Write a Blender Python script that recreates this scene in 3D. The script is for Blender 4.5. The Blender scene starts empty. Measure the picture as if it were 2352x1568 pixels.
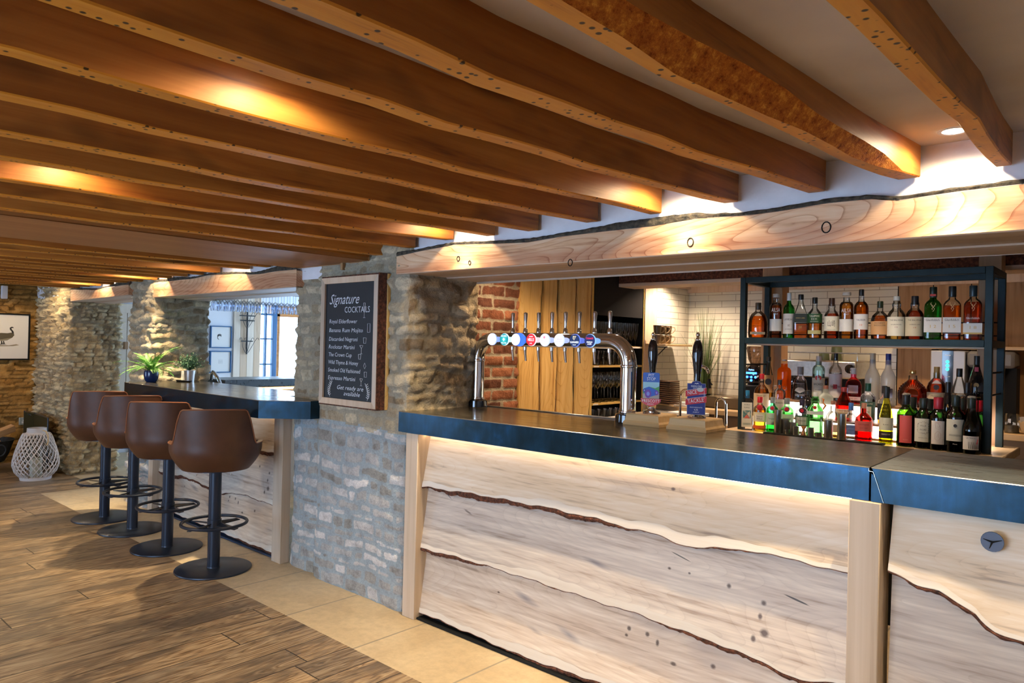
import bpy, bmesh, math, random
import numpy as np
from mathutils import Vector, Matrix, Euler
random.seed(7); rng = np.random.default_rng(11)
PI = math.pi
scene = bpy.context.scene
COL = scene.collection
# ------------------------------------------------------------------ camera model (world: x along the bar, y towards the bar wall, z up)
F, YAW, PITCH, ROLL = 1668.5, -.73228, .005108, .022941
CAM = Vector((0, 0, 1.5))
_f = Vector((math.sin(YAW)*math.cos(PITCH), math.cos(YAW)*math.cos(PITCH), math.sin(PITCH)))
_r0 = Vector((math.cos(YAW), -math.sin(YAW), 0)); _u0 = _r0.cross(_f)
_r = _r0*math.cos(ROLL) + _u0*math.sin(ROLL); _u = -_r0*math.sin(ROLL) + _u0*math.cos(ROLL)
def at(px, py, x=None, y=None, z=None):
    """the place where the sight line through a photo pixel meets a plane of the room"""
    d = _f*F + _r*(px-1176) - _u*(py-784)
    i, v = (0, x) if x is not None else (1, y) if y is not None else (2, z)
    return CAM + d*((v-CAM[i])/d[i])
def depth(p): return (Vector(p)-CAM).dot(_f)

# ------------------------------------------------------------------ mesh helpers
def add_box(bm, x0, x1, y0, y1, z0, z1, bev=0.0, M=None, mi=0, seg=1):
    b = bmesh.new(); bmesh.ops.create_cube(b, size=1.0)
    for v in b.verts:
        v.co = Vector(((x0+x1)/2+v.co.x*(x1-x0), (y0+y1)/2+v.co.y*(y1-y0), (z0+z1)/2+v.co.z*(z1-z0)))
    if bev > 0: bmesh.ops.bevel(b, geom=b.edges[:], offset=bev, segments=seg, affect='EDGES', profile=.5)
    merge(bm, b, M, mi)
def merge(bm, b, M=None, mi=None):
    vm = {}
    for v in b.verts: vm[v] = bm.verts.new(M @ v.co if M else v.co)
    for f in b.faces:
        try: nf = bm.faces.new([vm[v] for v in f.verts])
        except ValueError: continue
        nf.material_index = mi if mi is not None else f.material_index
    b.free()
def add_faces(bm, vs, fs, M=None, mi=0):
    vv = [bm.verts.new(M @ Vector(v) if M else Vector(v)) for v in vs]
    for f in fs:
        try: nf = bm.faces.new([vv[i] for i in f]); nf.material_index = mi
        except ValueError: pass
def add_lathe(bm, prof, n=24, M=None, mi=0, capb=True, capt=True):
    vs, fs = [], []
    for (r, z) in prof:
        for k in range(n):
            a = 2*PI*k/n; vs.append((r*math.cos(a), r*math.sin(a), z))
    m = len(prof)
    for j in range(m-1):
        for k in range(n):
            k2 = (k+1) % n; fs.append((j*n+k, j*n+k2, (j+1)*n+k2, (j+1)*n+k))
    if capb: fs.append(tuple(range(n-1, -1, -1)))
    if capt: fs.append(tuple((m-1)*n+k for k in range(n)))
    add_faces(bm, vs, fs, M, mi)
def add_tube(bm, pts, r, n=8, closed=False, mi=0, M=None, flat=1.0):
    pts = [Vector(p) for p in pts]; m = len(pts)
    rr = r if isinstance(r, (list, tuple)) else [r]*m
    vs, fs = [], []; nrm = None
    for i, p in enumerate(pts):
        if closed: t = pts[(i+1) % m]-pts[i-1]
        else: t = pts[min(i+1, m-1)]-pts[max(i-1, 0)]
        t.normalize()
        if nrm is None: nrm = t.orthogonal().normalized()
        else:
            nrm = nrm - t*nrm.dot(t)
            nrm = nrm.normalized() if nrm.length > 1e-6 else t.orthogonal().normalized()
        bi = t.cross(nrm)
        for k in range(n):
            a = 2*PI*k/n; vs.append(p + (nrm*math.cos(a)+bi*math.sin(a)*flat)*rr[i])
    for j in range(m if closed else m-1):
        j2 = (j+1) % m
        for k in range(n):
            k2 = (k+1) % n; fs.append((j*n+k, j*n+k2, j2*n+k2, j2*n+k))
    if not closed: fs.append(tuple(range(n-1, -1, -1))); fs.append(tuple((m-1)*n+k for k in range(n)))
    add_faces(bm, vs, fs, M, mi)
def add_cyl(bm, p0, p1, r0, r1=None, n=16, mi=0, M=None):
    add_tube(bm, [p0, p1], [r0, r0 if r1 is None else r1], n, False, mi, M)
def add_prism(bm, poly, h0, h1, plane='xz', M=None, mi=0):
    """polygon in a plane, extruded along the third axis from h0 to h1"""
    def c(p, h): return (p[0], h, p[1]) if plane == 'xz' else (p[0], p[1], h) if plane == 'xy' else (h, p[0], p[1])
    n = len(poly); vs = [c(p, h0) for p in poly]+[c(p, h1) for p in poly]
    fs = [tuple(range(n)), tuple(range(2*n-1, n-1, -1))]+[(i, n+i, n+(i+1) % n, (i+1) % n) for i in range(n)]
    b = bmesh.new(); add_faces(b, vs, fs); bmesh.ops.recalc_face_normals(b, faces=b.faces[:]); merge(bm, b, M, mi)
def add_grid(bm, fn, nu, nv, mi=0, M=None, wrap=False):
    vs = [fn(i/(nu-1) if not wrap else i/nu, j/(nv-1)) for j in range(nv) for i in range(nu)]
    fs = []
    for j in range(nv-1):
        for i in range(nu if wrap else nu-1):
            i2 = (i+1) % nu; fs.append((j*nu+i, j*nu+i2, (j+1)*nu+i2, (j+1)*nu+i))
    add_faces(bm, vs, fs, M, mi)
def obj(name, bm, mats, parent=None, loc=None, angle=38, flatshade=False):
    me = bpy.data.meshes.new(name)
    bmesh.ops.recalc_face_normals(bm, faces=bm.faces[:]) if not getattr(bm, 'keep', False) else None
    bm.to_mesh(me); bm.free()
    for m in (mats if isinstance(mats, (list, tuple)) else [mats]): me.materials.append(m)
    if not flatshade and len(me.polygons):
        me.polygons.foreach_set('use_smooth', [True]*len(me.polygons)); me.set_sharp_from_angle(angle=math.radians(angle))
    o = bpy.data.objects.new(name, me); COL.objects.link(o)
    if parent: o.parent = parent
    if loc: o.location = loc
    return o
def new(): return bmesh.new()
def tag(o, label, cat, group=None, kind=None):
    o['label'] = label; o['category'] = cat
    if group: o['group'] = group
    if kind: o['kind'] = kind
    return o
def thing(name, label, cat, loc=(0, 0, 0), rz=0, group=None, scale=None):
    o = bpy.data.objects.new(name, None); COL.objects.link(o); o.empty_display_size = .05
    o.location = loc; o.rotation_euler = (0, 0, rz)
    if scale: o.scale = (scale,)*3
    return tag(o, label, cat, group)
def struct(name, bm, mats, label=None, **k):
    o = obj(name, bm, mats, **k)
    if not k.get('parent'): o['kind'] = 'structure'; o['label'] = label or name.replace('_', ' ')
    return o
def copy_tree(o, parent=None):
    c = o.copy(); COL.objects.link(c); c.parent = parent
    for ch in list(o.children): copy_tree(ch, c)
    return c
# writing: built as flat lettering; bend > 0 wraps it round an upright cylinder of that radius
_tc = {}
def text_mesh(s, size, shear=0.0, align='CENTER', ext=0.0):
    k = (s, round(size, 5), shear, align)
    if k not in _tc:
        c = bpy.data.curves.new('lettering', 'FONT'); c.body = s; c.size = size; c.align_x = align; c.align_y = 'CENTER'
        c.shear = shear; c.resolution_u = 2; c.fill_mode = 'FRONT'
        o = bpy.data.objects.new('lettering', c); COL.objects.link(o)
        dg = bpy.context.evaluated_depsgraph_get(); dg.update()
        me = bpy.data.meshes.new_from_object(o.evaluated_get(dg)); _tc[k] = me
        bpy.data.objects.remove(o); bpy.data.curves.remove(c)
    return _tc[k].copy()
def text(s, size, mat, parent, loc, bend=0, rot=None, name='lettering', shear=0.0, align='CENTER', squash=1.0, width=None):
    """lettering that reads in the local x-z plane, facing local -y"""
    me = text_mesh(s, size, shear, align)
    n = len(me.vertices); a = np.empty(n*3); me.vertices.foreach_get('co', a); a = a.reshape(n, 3)
    if n == 0: return None
    if width: squash = width/max(1e-5, a[:, 0].max()-a[:, 0].min())
    x, z = a[:, 0]*squash, a[:, 1]
    out = np.zeros((n, 3))
    if bend: out[:, 0] = bend*np.sin(x/bend); out[:, 1] = -bend*np.cos(x/bend); out[:, 2] = z
    else: out[:, 0] = x; out[:, 2] = z
    me.vertices.foreach_set('co', out.ravel()); me.materials.clear(); me.materials.append(mat)
    o = bpy.data.objects.new(name, me); COL.objects.link(o); o.parent = parent; o.location = loc
    if rot: o.rotation_euler = rot
    return o

# ------------------------------------------------------------------ material helpers
class NT:
    def __init__(s, name):
        s.m = bpy.data.materials.new(name); s.m.use_nodes = True; s.t = s.m.node_tree
        s.b = s.t.nodes['Principled BSDF']; s.out = s.t.nodes['Material Output']
    def n(s, typ, **k):
        nd = s.t.nodes.new('ShaderNode'+typ)
        for a, v in k.items():
            if a.startswith('i_'):
                key = a[2:]; key = int(key) if key.isdigit() else key.replace('_', ' ')
                s.set(nd.inputs[key], v)
            else: setattr(nd, a, v)
        return nd
    def set(s, inp, v):
        if isinstance(v, bpy.types.NodeSocket): s.t.links.new(v, inp)
        elif isinstance(v, bpy.types.Node): s.t.links.new(v.outputs[0], inp)
        else:
            if hasattr(inp.default_value, '__len__') and not hasattr(v, '__len__'): v = (v,)*len(inp.default_value)
            if hasattr(inp.default_value, '__len__') and len(inp.default_value) == 4 and len(v) == 3: v = (*v, 1)
            inp.default_value = v
    def P(s, **k):
        for a, v in k.items(): s.set(s.b.inputs[a.replace('_', ' ')], v)
        return s
    def math(s, op, a, b=0.0, clamp=False):
        nd = s.n('Math', operation=op, use_clamp=clamp); s.set(nd.inputs[0], a); s.set(nd.inputs[1], b); return nd.outputs[0]
    def vec(s, sx=1, sy=1, sz=1, kind='Object', loc=(0, 0, 0)):
        tc = s.n('TexCoord'); mp = s.n('Mapping'); s.set(mp.inputs['Vector'], tc.outputs[kind]); mp.inputs['Scale'].default_value = (sx, sy, sz); mp.inputs['Location'].default_value = loc
        return mp.outputs[0]
    def noise(s, vec, scale=5, detail=4, rough=.55, dist=0):
        nd = s.n('TexNoise', i_Scale=scale, i_Detail=detail, i_Roughness=rough, i_Distortion=dist)
        if vec is not None: s.set(nd.inputs['Vector'], vec)
        return nd.outputs[0]
    def ramp(s, fac, stops, interp='LINEAR'):
        nd = s.n('ValToRGB'); s.set(nd.inputs[0], fac); cr = nd.color_ramp; cr.interpolation = interp
        while len(cr.elements) < len(stops): cr.elements.new(.5)
        for e, (p, c) in zip(cr.elements, stops): e.position = p; e.color = (*c, 1) if hasattr(c, '__len__') else (c, c, c, 1)
        return nd.outputs[0]
    def mix(s, fac, a, b, mode='MIX'):
        nd = s.n('Mix', data_type='RGBA', blend_type=mode); s.set(nd.inputs[0], fac); s.set(nd.inputs[6], a); s.set(nd.inputs[7], b); return nd.outputs[2]
    def bump(s, h, strength=.3, dist=.01):
        nd = s.n('Bump'); nd.inputs['Strength'].default_value = strength; nd.inputs['Distance'].default_value = dist
        s.set(nd.inputs['Height'], h); s.set(s.b.inputs['Normal'], nd.outputs[0]); return s
    def xyz(s, kind='Object'):
        tc = s.n('TexCoord'); sp = s.n('SeparateXYZ'); s.set(sp.inputs[0], tc.outputs[kind]); return sp.outputs
    def comb(s, x=0, y=0, z=0):
        c = s.n('CombineXYZ'); s.set(c.inputs[0], x); s.set(c.inputs[1], y); s.set(c.inputs[2], z); return c.outputs[0]
def plain(name, c, rough=.5, metal=0.0, spec=.5, var=0.0, bump=0.0, bscale=60, coat=0.0):
    s = NT(name); s.P(Base_Color=c, Roughness=rough, Metallic=metal, Specular_IOR_Level=spec, Coat_Weight=coat)
    if var or bump:
        nz = s.noise(s.vec(), bscale, 4)
        if var: s.set(s.b.inputs['Base Color'], s.mix(1.0, c, s.ramp(nz, [(.3, 1-var), (.7, 1+var*.3)]), 'MULTIPLY'))
        if bump: s.bump(nz, bump, .004)
    return s.m
def emis(name, c, k):
    s = NT(name); s.P(Base_Color=(0, 0, 0), Emission_Color=c, Emission_Strength=k, Roughness=.4); return s.m
def glass(name, tint=(1, 1, 1), refl=.6, rough=.02, body=0.0, bodyc=(1, 1, 1)):
    """thin clear or coloured glass: tinted see-through with a glossy surface"""
    s = NT(name); t = s.n('BsdfTransparent', i_Color=tint); g = s.n('BsdfGlossy', i_Roughness=rough)
    lw = s.n('LayerWeight', i_Blend=.35); f = s.math('ADD', s.math('MULTIPLY', lw.outputs['Fresnel'], refl), .03, True)
    mx = s.n('MixShader'); s.set(mx.inputs[0], f); s.set(mx.inputs[1], t); s.set(mx.inputs[2], g); out = mx.outputs[0]
    if body:
        d = s.n('BsdfDiffuse', i_Color=bodyc); tr = s.n('BsdfTranslucent', i_Color=bodyc); m1 = s.n('MixShader', i_0=.5); s.set(m1.inputs[1], d.outputs[0]); s.set(m1.inputs[2], tr.outputs[0])
        m2 = s.n('MixShader', i_0=body); s.set(m2.inputs[1], out); s.set(m2.inputs[2], m1.outputs[0]); out = m2.outputs[0]
    s.t.links.new(out, s.out.inputs['Surface']); return s.m
def wood(name, dark, mid, light, axis='x', ring=9.0, rough=.5, stretch=.09, dist=3.0, fine=.25, stain=None, knots=0.0, bump=.25, holes=0.0, spec=.35, seed=0.0, warp=1.0, wr=.35, cath=0.0, marks=(), heart=None):
    """procedural timber whose grain runs along one axis"""
    s = NT(name); q = [1.0, 1.0, 1.0]; q['xyz'.index(axis)] = stretch
    v = s.vec(*q, loc=(seed, seed*.7, seed*1.3))
    n1 = s.noise(v, 3.2, 2, .5, .6)
    n2 = s.noise(v, 60, 2, .6); q3 = [a if a == 1 else a*.35 for a in q]; n3 = s.noise(s.vec(*q3, loc=(seed, 1, 2)), 34, 3, .66)
    t = s.math('MULTIPLY', n1, ring*warp)
    saw = s.math('FRACT', t); band = s.math('MULTIPLY', s.math('ABSOLUTE', s.math('SUBTRACT', saw, .5)), 2.0)
    band = s.math('POWER', band, .8)
    st2 = s.math('ADD', s.math('MULTIPLY', s.math('SUBTRACT', n3, .5), 1.9), s.math('ADD', s.math('MULTIPLY', s.math('SUBTRACT', n2, .5), fine*1.5), .55))
    g = s.math('ADD', s.math('MULTIPLY', band, wr), s.math('MULTIPLY', st2, 1-wr))
    big = s.noise(s.vec(*[a*.6 if a == 1 else a*3 for a in q], loc=(seed*2, 3, 1)), 2.0, 1)
    if cath:
        X = s.xyz(); ai = 'xyz'.index(axis); oi = [i for i in range(3) if i != ai]; al = s.math('MULTIPLY', X[ai], .22); ac = s.math('ADD', X[oi[0]], X[oi[1]])
        dd = s.math('MULTIPLY', n1, .16); vo = s.n('TexVoronoi', voronoi_dimensions='2D', feature='SMOOTH_F1', i_Scale=3.4, i_Smoothness=.35); s.set(vo.inputs['Vector'], s.comb(s.math('ADD', al, s.math('ADD', dd, seed)), s.math('ADD', ac, dd), 0))
        fr = s.math('FRACT', s.math('MULTIPLY', vo.outputs['Distance'], 17.0)); rg_ = s.ramp(fr, [(0, 0.0), (.12, .55), (.7, 1.0), (1, .85)])
        g = s.math('MULTIPLY', g, s.math('ADD', 1-cath, s.math('MULTIPLY', rg_, cath)))
    c = s.ramp(g, [(.05, dark), (.38, mid), (.95, light)])
    c = s.mix(.55, c, s.ramp(big, [(.3, tuple(.62 for _ in range(3))), (.7, (1.15, 1.12, 1.08))]), 'MULTIPLY')
    if stain:
        sn = s.noise(s.vec(*[a if a == 1 else a*3 for a in q], loc=(5+seed, 2, 7)), 3.5, 3, .7)
        c = s.mix(s.ramp(sn, [(.58, 0.0), (.72, .75)]), c, stain)
    h = n3
    if heart:
        X = s.xyz(); a_, z0, hc = heart; hn = s.noise(s.comb(s.math('MULTIPLY', X[0], 1.0), 0, 0), 1.9, 2); lim = s.math('ADD', z0, s.math('MULTIPLY', s.math('SUBTRACT', hn, .5), .13))
        c = s.mix(s.math('MULTIPLY', s.ramp(s.math('MULTIPLY', s.math('SUBTRACT', lim, X[2]), 40.0), [(0, 0.0), (1, 1.0)]), a_), c, hc, 'MULTIPLY')
    for (mx, mz, rx, rz, ang, stg, mc, soft) in marks:
        X = s.xyz(); ca, sa = math.cos(ang), math.sin(ang); dx = s.math('SUBTRACT', X[0], mx); dz = s.math('SUBTRACT', X[2], mz)
        u_ = s.math('ADD', s.math('MULTIPLY', dx, ca/rx), s.math('MULTIPLY', dz, sa/rx)); v_ = s.math('ADD', s.math('MULTIPLY', dx, -sa/rz), s.math('MULTIPLY', dz, ca/rz))
        rr2 = s.math('ADD', s.math('SQRT', s.math('ADD', s.math('MULTIPLY', u_, u_), s.math('MULTIPLY', v_, v_))), s.math('MULTIPLY', s.math('SUBTRACT', n3, .5), .8))
        c = s.mix(s.ramp(rr2, [(max(0, 1-soft), stg), (1, 0.0)]), c, mc)
    if knots:
        vo = s.n('TexVoronoi', i_Scale=knots); s.set(vo.inputs['Vector'], s.vec(*[1 if a == 1 else .45 for a in q], loc=(seed, 1.7, .3)))
        kd = vo.outputs['Distance']; c = s.mix(s.ramp(kd, [(.04, .9), (.13, 0.0)]), c, tuple(x*.3 for x in dark))
    if holes:
        vo = s.n('TexVoronoi', i_Scale=holes, i_Randomness=.8); s.set(vo.inputs['Vector'], s.vec())
        c = s.mix(s.ramp(vo.outputs['Distance'], [(.16, .95), (.24, 0.0)]), c, (.02, .01, .005))
    s.P(Base_Color=c, Roughness=rough, Specular_IOR_Level=spec)
    if bump: s.bump(h, bump, .004)
    return s.m
# ------------------------------------------------------------------ materials
m_joist_side = [wood('joist_side_%d' % i, (.15, .045, .010), c, l, 'y', 7, .48, .12, stain=(.06, .018, .005), bump=.3, knots=2.6, seed=i*3.1, wr=.25) for i, (c, l) in enumerate([((.38, .130, .020), (.52, .21, .040)), ((.42, .150, .024), (.56, .24, .048)), ((.34, .108, .016), (.47, .175, .030))])]
m_joist_bot = wood('joist_underside_bounce', (.38, .12, .012), (.64, .25, .022), (.74, .33, .035), 'y', 4, .5, .15, stain=(.36, .14, .035), holes=40, bump=.35, seed=2, wr=.2)  # nail holes, plus warm floor bounce put into the brighter orange
m_joist_rot = NT('worm_eaten_timber')
_n = m_joist_rot.noise(m_joist_rot.vec(1, .7, 1), 42, 5, .8)
m_joist_rot.P(Base_Color=m_joist_rot.ramp(_n, [(.30, (.10, .02, .004)), (.42, (.42, .12, .022)), (.54, (.60, .21, .035)), (.66, (.85, .42, .07))]), Roughness=.85, Specular_IOR_Level=.1)
m_joist_rot.bump(_n, .7, .012); m_joist_rot = m_joist_rot.m
m_beam_case = wood('beam_casing', (.24, .09, .025), (.38, .16, .045), (.48, .22, .07), 'y', 4, .5, .06, bump=.1, knots=.8, seed=5)
m_lintel = wood('larch_lintel', (.40, .15, .06), (.74, .46, .26), (.84, .64, .43), 'x', 17, .5, .17, bump=.15, knots=1.1, fine=.3, seed=8, wr=.05, cath=.80, heart=(.85, 1.953, (.80, .62, .56)))
m_lintel2 = wood('larch_lintel_soffit', (.42, .26, .19), (.60, .45, .34), (.70, .56, .42), 'x', 6, .5, .05, bump=.1, seed=4)
m_bark = NT('bark'); _n = m_bark.noise(m_bark.vec(1, 1, 1), 45, 6, .7)
m_bark.P(Base_Color=m_bark.ramp(_n, [(.3, (.012, .007, .005)), (.5, (.12, .04, .022)), (.7, (.32, .11, .055))]), Roughness=.85).bump(_n, 1.0, .02); m_bark = m_bark.m
m_barkdark = NT('dark_bark'); _n = m_barkdark.noise(m_barkdark.vec(), 40, 5)
m_barkdark.P(Base_Color=m_barkdark.ramp(_n, [(.35, (.01, .012, .012)), (.65, (.10, .085, .06))]), Roughness=.9).bump(_n, .8, .02); m_barkdark = m_barkdark.m
_XC = -1.8965; BL_ = (.10, .10, .15); KN = (.10, .065, .05)
def mk(x, z, rx, rz, ang=0.0, st=.9, c=KN, soft=.6): return (x-_XC, z, rx, rz, ang, st, c, soft)
BM = [[mk(-1.495, .925, .012, .008), mk(-2.62, .96, .10, .02, .0, .3, (.3, .2, .15))],
      [mk(-1.855, .545, .085, .016, -.18, .55, BL_, .9), mk(-2.68, .63, .035, .006, -.3, .7), mk(-1.50, .60, .010, .007), mk(-1.41, .60, .008, .006), mk(-1.24, .59, .012, .012), mk(-1.10, .56, .014, .012), mk(-1.11, .51, .010, .014), mk(-1.09, .455, .020, .018), mk(-1.13, .425, .012, .016), mk(-.98, .60, .05, .0035, -.2, .9, (.05, .04, .03), .3), mk(-1.45, .655, .05, .003, -.25, .8, (.05, .04, .03), .3), mk(-2.86, .70, .06, .003, -.5, .8, (.05, .05, .07), .3)],
      [mk(-2.28, .285, .10, .024, -.22, .6, BL_, .9), mk(-2.0, .19, .09, .020, -.25, .55, BL_, .9), mk(-2.20, .155, .06, .014, -.2, .4, BL_, .9), mk(-1.60, .30, .012, .012), mk(-1.55, .28, .010, .016), mk(-1.47, .22, .016, .010), mk(-1.30, .26, .014, .012), mk(-1.69, .30, .012, .012), mk(-1.70, .27, .010, .008), mk(-2.45, .27, .010, .006)]]
m_board = [wood('live_edge_board_%d' % i, (.36, .26, .19), [(.70, .55, .38), (.58, .49, .41), (.60, .48, .37)][i], (.80, .70, .58), 'x', 16, .42, .10, bump=.18, knots=0.0, stain=(.40, .35, .32), fine=.6, seed=i*5.3+1, wr=.10, cath=.30, marks=BM[i]) for i in range(3)]
m_sapwood = wood('sapwood_edge', (.62, .52, .41), (.74, .65, .54), (.83, .76, .66), 'x', 5, .45, .06, bump=.1, seed=2)
m_post = wood('oak_post', (.40, .29, .20), (.55, .43, .31), (.66, .54, .42), 'z', 7, .45, .07, bump=.15, seed=3)
m_pine = wood('yellow_pine', (.46, .22, .05), (.74, .48, .17), (.84, .62, .28), 'z', 8, .5, .14, bump=.15, knots=1.8, seed=9, wr=.05, cath=.6)
m_ply = wood('ply_edge', (.55, .34, .08), (.70, .46, .12), (.78, .54, .17), 'x', 6, .5, .1, bump=.05, seed=1)
m_oakbox = wood('light_oak', (.52, .33, .14), (.68, .46, .21), (.78, .56, .29), 'x', 6, .4, .12, bump=.08, seed=6)
m_bench = wood('oak_bench', (.48, .31, .15), (.66, .46, .24), (.76, .56, .32), 'x', 6, .38, .09, bump=.06, seed=7)
m_clad = wood('old_oak_cladding', (.16, .08, .03), (.34, .19, .08), (.46, .28, .13), 'z', 6, .55, .12, bump=.2, knots=1.2, seed=12)
m_backpost = wood('back_post', (.24, .13, .06), (.36, .21, .11), (.44, .27, .15), 'z', 4, .55, .1, bump=.1, seed=13)
m_frame_oak = wood('pale_oak_frame', (.45, .30, .19), (.62, .45, .30), (.72, .56, .41), 'z', 8, .5, .1, bump=.1, seed=14)
m_paledoor = wood('pale_oak_door', (.56, .46, .36), (.72, .62, .50), (.80, .71, .60), 'z', 6, .45, .08, bump=.05, seed=15)
m_log = wood('split_log', (.30, .14, .05), (.55, .33, .16), (.70, .48, .28), 'y', 6, .7, .2, bump=.4, seed=16)
m_plaster = NT('white_plaster'); _n = m_plaster.noise(m_plaster.vec(), 9, 5); m_plaster.P(Base_Color=m_plaster.ramp(_n, [(.3, (.74, .72, .75)), (.7, (.86, .84, .87))]), Roughness=.85).bump(_n, .5, .012); m_plaster = m_plaster.m
m_ceil = NT('ceiling_paint'); _n = m_ceil.noise(m_ceil.vec(), 3, 3); m_ceil.P(Base_Color=m_ceil.ramp(_n, [(.3, (.54, .47, .41)), (.7, (.64, .57, .50))]), Roughness=.8); m_ceil = m_ceil.m
m_white = plain('white_wall_paint', (.78, .80, .84), .7)
# rubble stone: the mesh carries a stone mask and a random value per stone
def stone_mat(name, mort, c0, c1, c2):
    s = NT(name); st = s.n('Attribute', attribute_name='st').outputs['Fac']; rn = s.n('Attribute', attribute_name='rn').outputs['Fac']
    n1 = s.noise(s.vec(), 14, 4, .7); n2 = s.noise(s.vec(), 90, 2, .6)
    base = s.ramp(rn, [(0, c0), (.5, c1), (1, c2)])
    base = s.mix(.75, base, s.ramp(n1, [(.28, (.42, .40, .38)), (.5, (.9, .9, .9)), (.72, (1.25, 1.2, 1.12))]), 'MULTIPLY')
    mo = s.mix(.7, mort, s.ramp(n1, [(.3, .7), (.7, 1.12)]), 'MULTIPLY')
    c = s.mix(s.ramp(st, [(.15, 0.0), (.5, 1.0)]), mo, base)
    c = s.mix(.5, c, s.ramp(n2, [(.3, .72), (.65, 1.12)]), 'MULTIPLY')
    s.P(Base_Color=c, Roughness=.92, Specular_IOR_Level=.2).bump(s.math('ADD', n1, s.math('MULTIPLY', n2, .6)), .7, .012)
    return s.m
m_stone = stone_mat('rubble_limestone', (.37, .32, .235), (.27, .20, .125), (.44, .36, .24), (.60, .51, .36))
m_stone_low = stone_mat('limestone_flush_pointed', (.33, .38, .40), (.28, .27, .24), (.42, .41, .39), (.68, .65, .62))
m_stone_far = stone_mat('rough_buff_stone', (.34, .27, .17), (.30, .21, .11), (.50, .38, .21), (.64, .52, .32))
m_stone_duck = stone_mat('thin_coursed_lamplit_stone', (.22, .12, .035), (.34, .18, .05), (.46, .25, .07), (.56, .33, .11))  # orange glow of the warm lamps is put into the stone colour
m_brick = stone_mat('old_red_brick', (.40, .35, .27), (.11, .05, .04), (.30, .115, .065), (.44, .19, .11))
# glazed tiles
m_tile = NT('cream_metro_tile'); _x = m_tile.xyz()
_bt = m_tile.n('TexBrick', offset=.5, i_Color1=(.68, .66, .54, 1), i_Color2=(.72, .70, .58, 1), i_Mortar=(.30, .29, .22, 1), i_Scale=1.0, i_Mortar_Size=.0026, i_Mortar_Smooth=.1, i_Brick_Width=.27, i_Row_Height=.0578)
m_tile.set(_bt.inputs['Vector'], m_tile.comb(m_tile.math('ADD', _x[0], _x[1]), m_tile.math('ADD', _x[2], .011), 0))
m_tile.P(Base_Color=_bt.outputs[0], Roughness=.16, Specular_IOR_Level=.5); m_tile.bump(m_tile.math('SUBTRACT', m_tile.math('MULTIPLY', m_tile.noise(m_tile.vec(), 26, 2), .25), _bt.outputs['Fac']), .35, .003); m_tile = m_tile.m
# floor boards (run along y) and flagstones
def floor_mat():
    s = NT('worn_pine_floorboards'); X = s.xyz()
    u = s.math('DIVIDE', s.math('ADD', X[0], 2.96), .198); idn = s.math('FLOOR', u); fr = s.math('FRACT', u)
    wn = s.n('TexWhiteNoise', noise_dimensions='1D'); s.set(wn.inputs['W'], idn)
    r = wn.outputs['Value']
    edge = s.math('MINIMUM', fr, s.math('SUBTRACT', 1.0, fr))
    yy = s.math('DIVIDE', s.math('ADD', X[1], s.math('MULTIPLY', r, 17.0)), 2.35); fy = s.math('FRACT', yy)
    ey = s.math('MULTIPLY', s.math('MINIMUM', fy, s.math('SUBTRACT', 1.0, fy)), 11.0)
    wn2 = s.n('TexWhiteNoise', noise_dimensions='2D'); s.set(wn2.inputs['Vector'], s.comb(idn, s.math('FLOOR', yy), 0)); r2 = wn2.outputs['Value']
    v = s.comb(s.math('MULTIPLY', X[0], 9.0), s.math('MULTIPLY', X[1], .9), s.math('MULTIPLY', s.math('ADD', r2, r), 31.0))
    g1 = s.noise(v, 1.6, 3, .55, .8); band = s.math('FRACT', s.math('MULTIPLY', g1, 9.0)); fine = s.noise(v, 16, 3, .65)
    gg = s.math('ADD', s.math('MULTIPLY', s.math('ABSOLUTE', s.math('SUBTRACT', band, .5)), 1.1), s.math('MULTIPLY', fine, .5))
    c = s.ramp(gg, [(.15, (.12, .075, .04)), (.45, (.32, .22, .125)), (.85, (.52, .40, .25))])
    c = s.mix(1.0, c, s.ramp(r2, [(0, (.72, .72, .76)), (1, (1.12, 1.04, .95))]), 'MULTIPLY')
    st = s.noise(s.comb(s.math('MULTIPLY', X[0], 3.6), s.math('MULTIPLY', X[1], .9), r), 1.7, 4, .68)
    c = s.mix(s.ramp(st, [(.46, 0.0), (.62, .78)]), c, (.095, .07, .05))
    vo = s.n('TexVoronoi', i_Scale=1.9); s.set(vo.inputs['Vector'], s.comb(s.math('MULTIPLY', X[0], 2.2), X[1], r2))
    c = s.mix(s.ramp(vo.outputs['Distance'], [(.05, .75), (.11, 0.0)]), c, (.14, .06, .03))
    seam = s.ramp(s.math('MINIMUM', edge, ey), [(.009, 1.0), (.02, 0.0)])
    c = s.mix(seam, c, (.035, .025, .018))
    s.P(Base_Color=c, Roughness=s.ramp(fine, [(.3, .30), (.7, .5)]), Specular_IOR_Level=.4)
    s.bump(s.math('SUBTRACT', s.math('MULTIPLY', fine, .3), seam), .35, .004); return s.m
m_floor = floor_mat()
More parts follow.
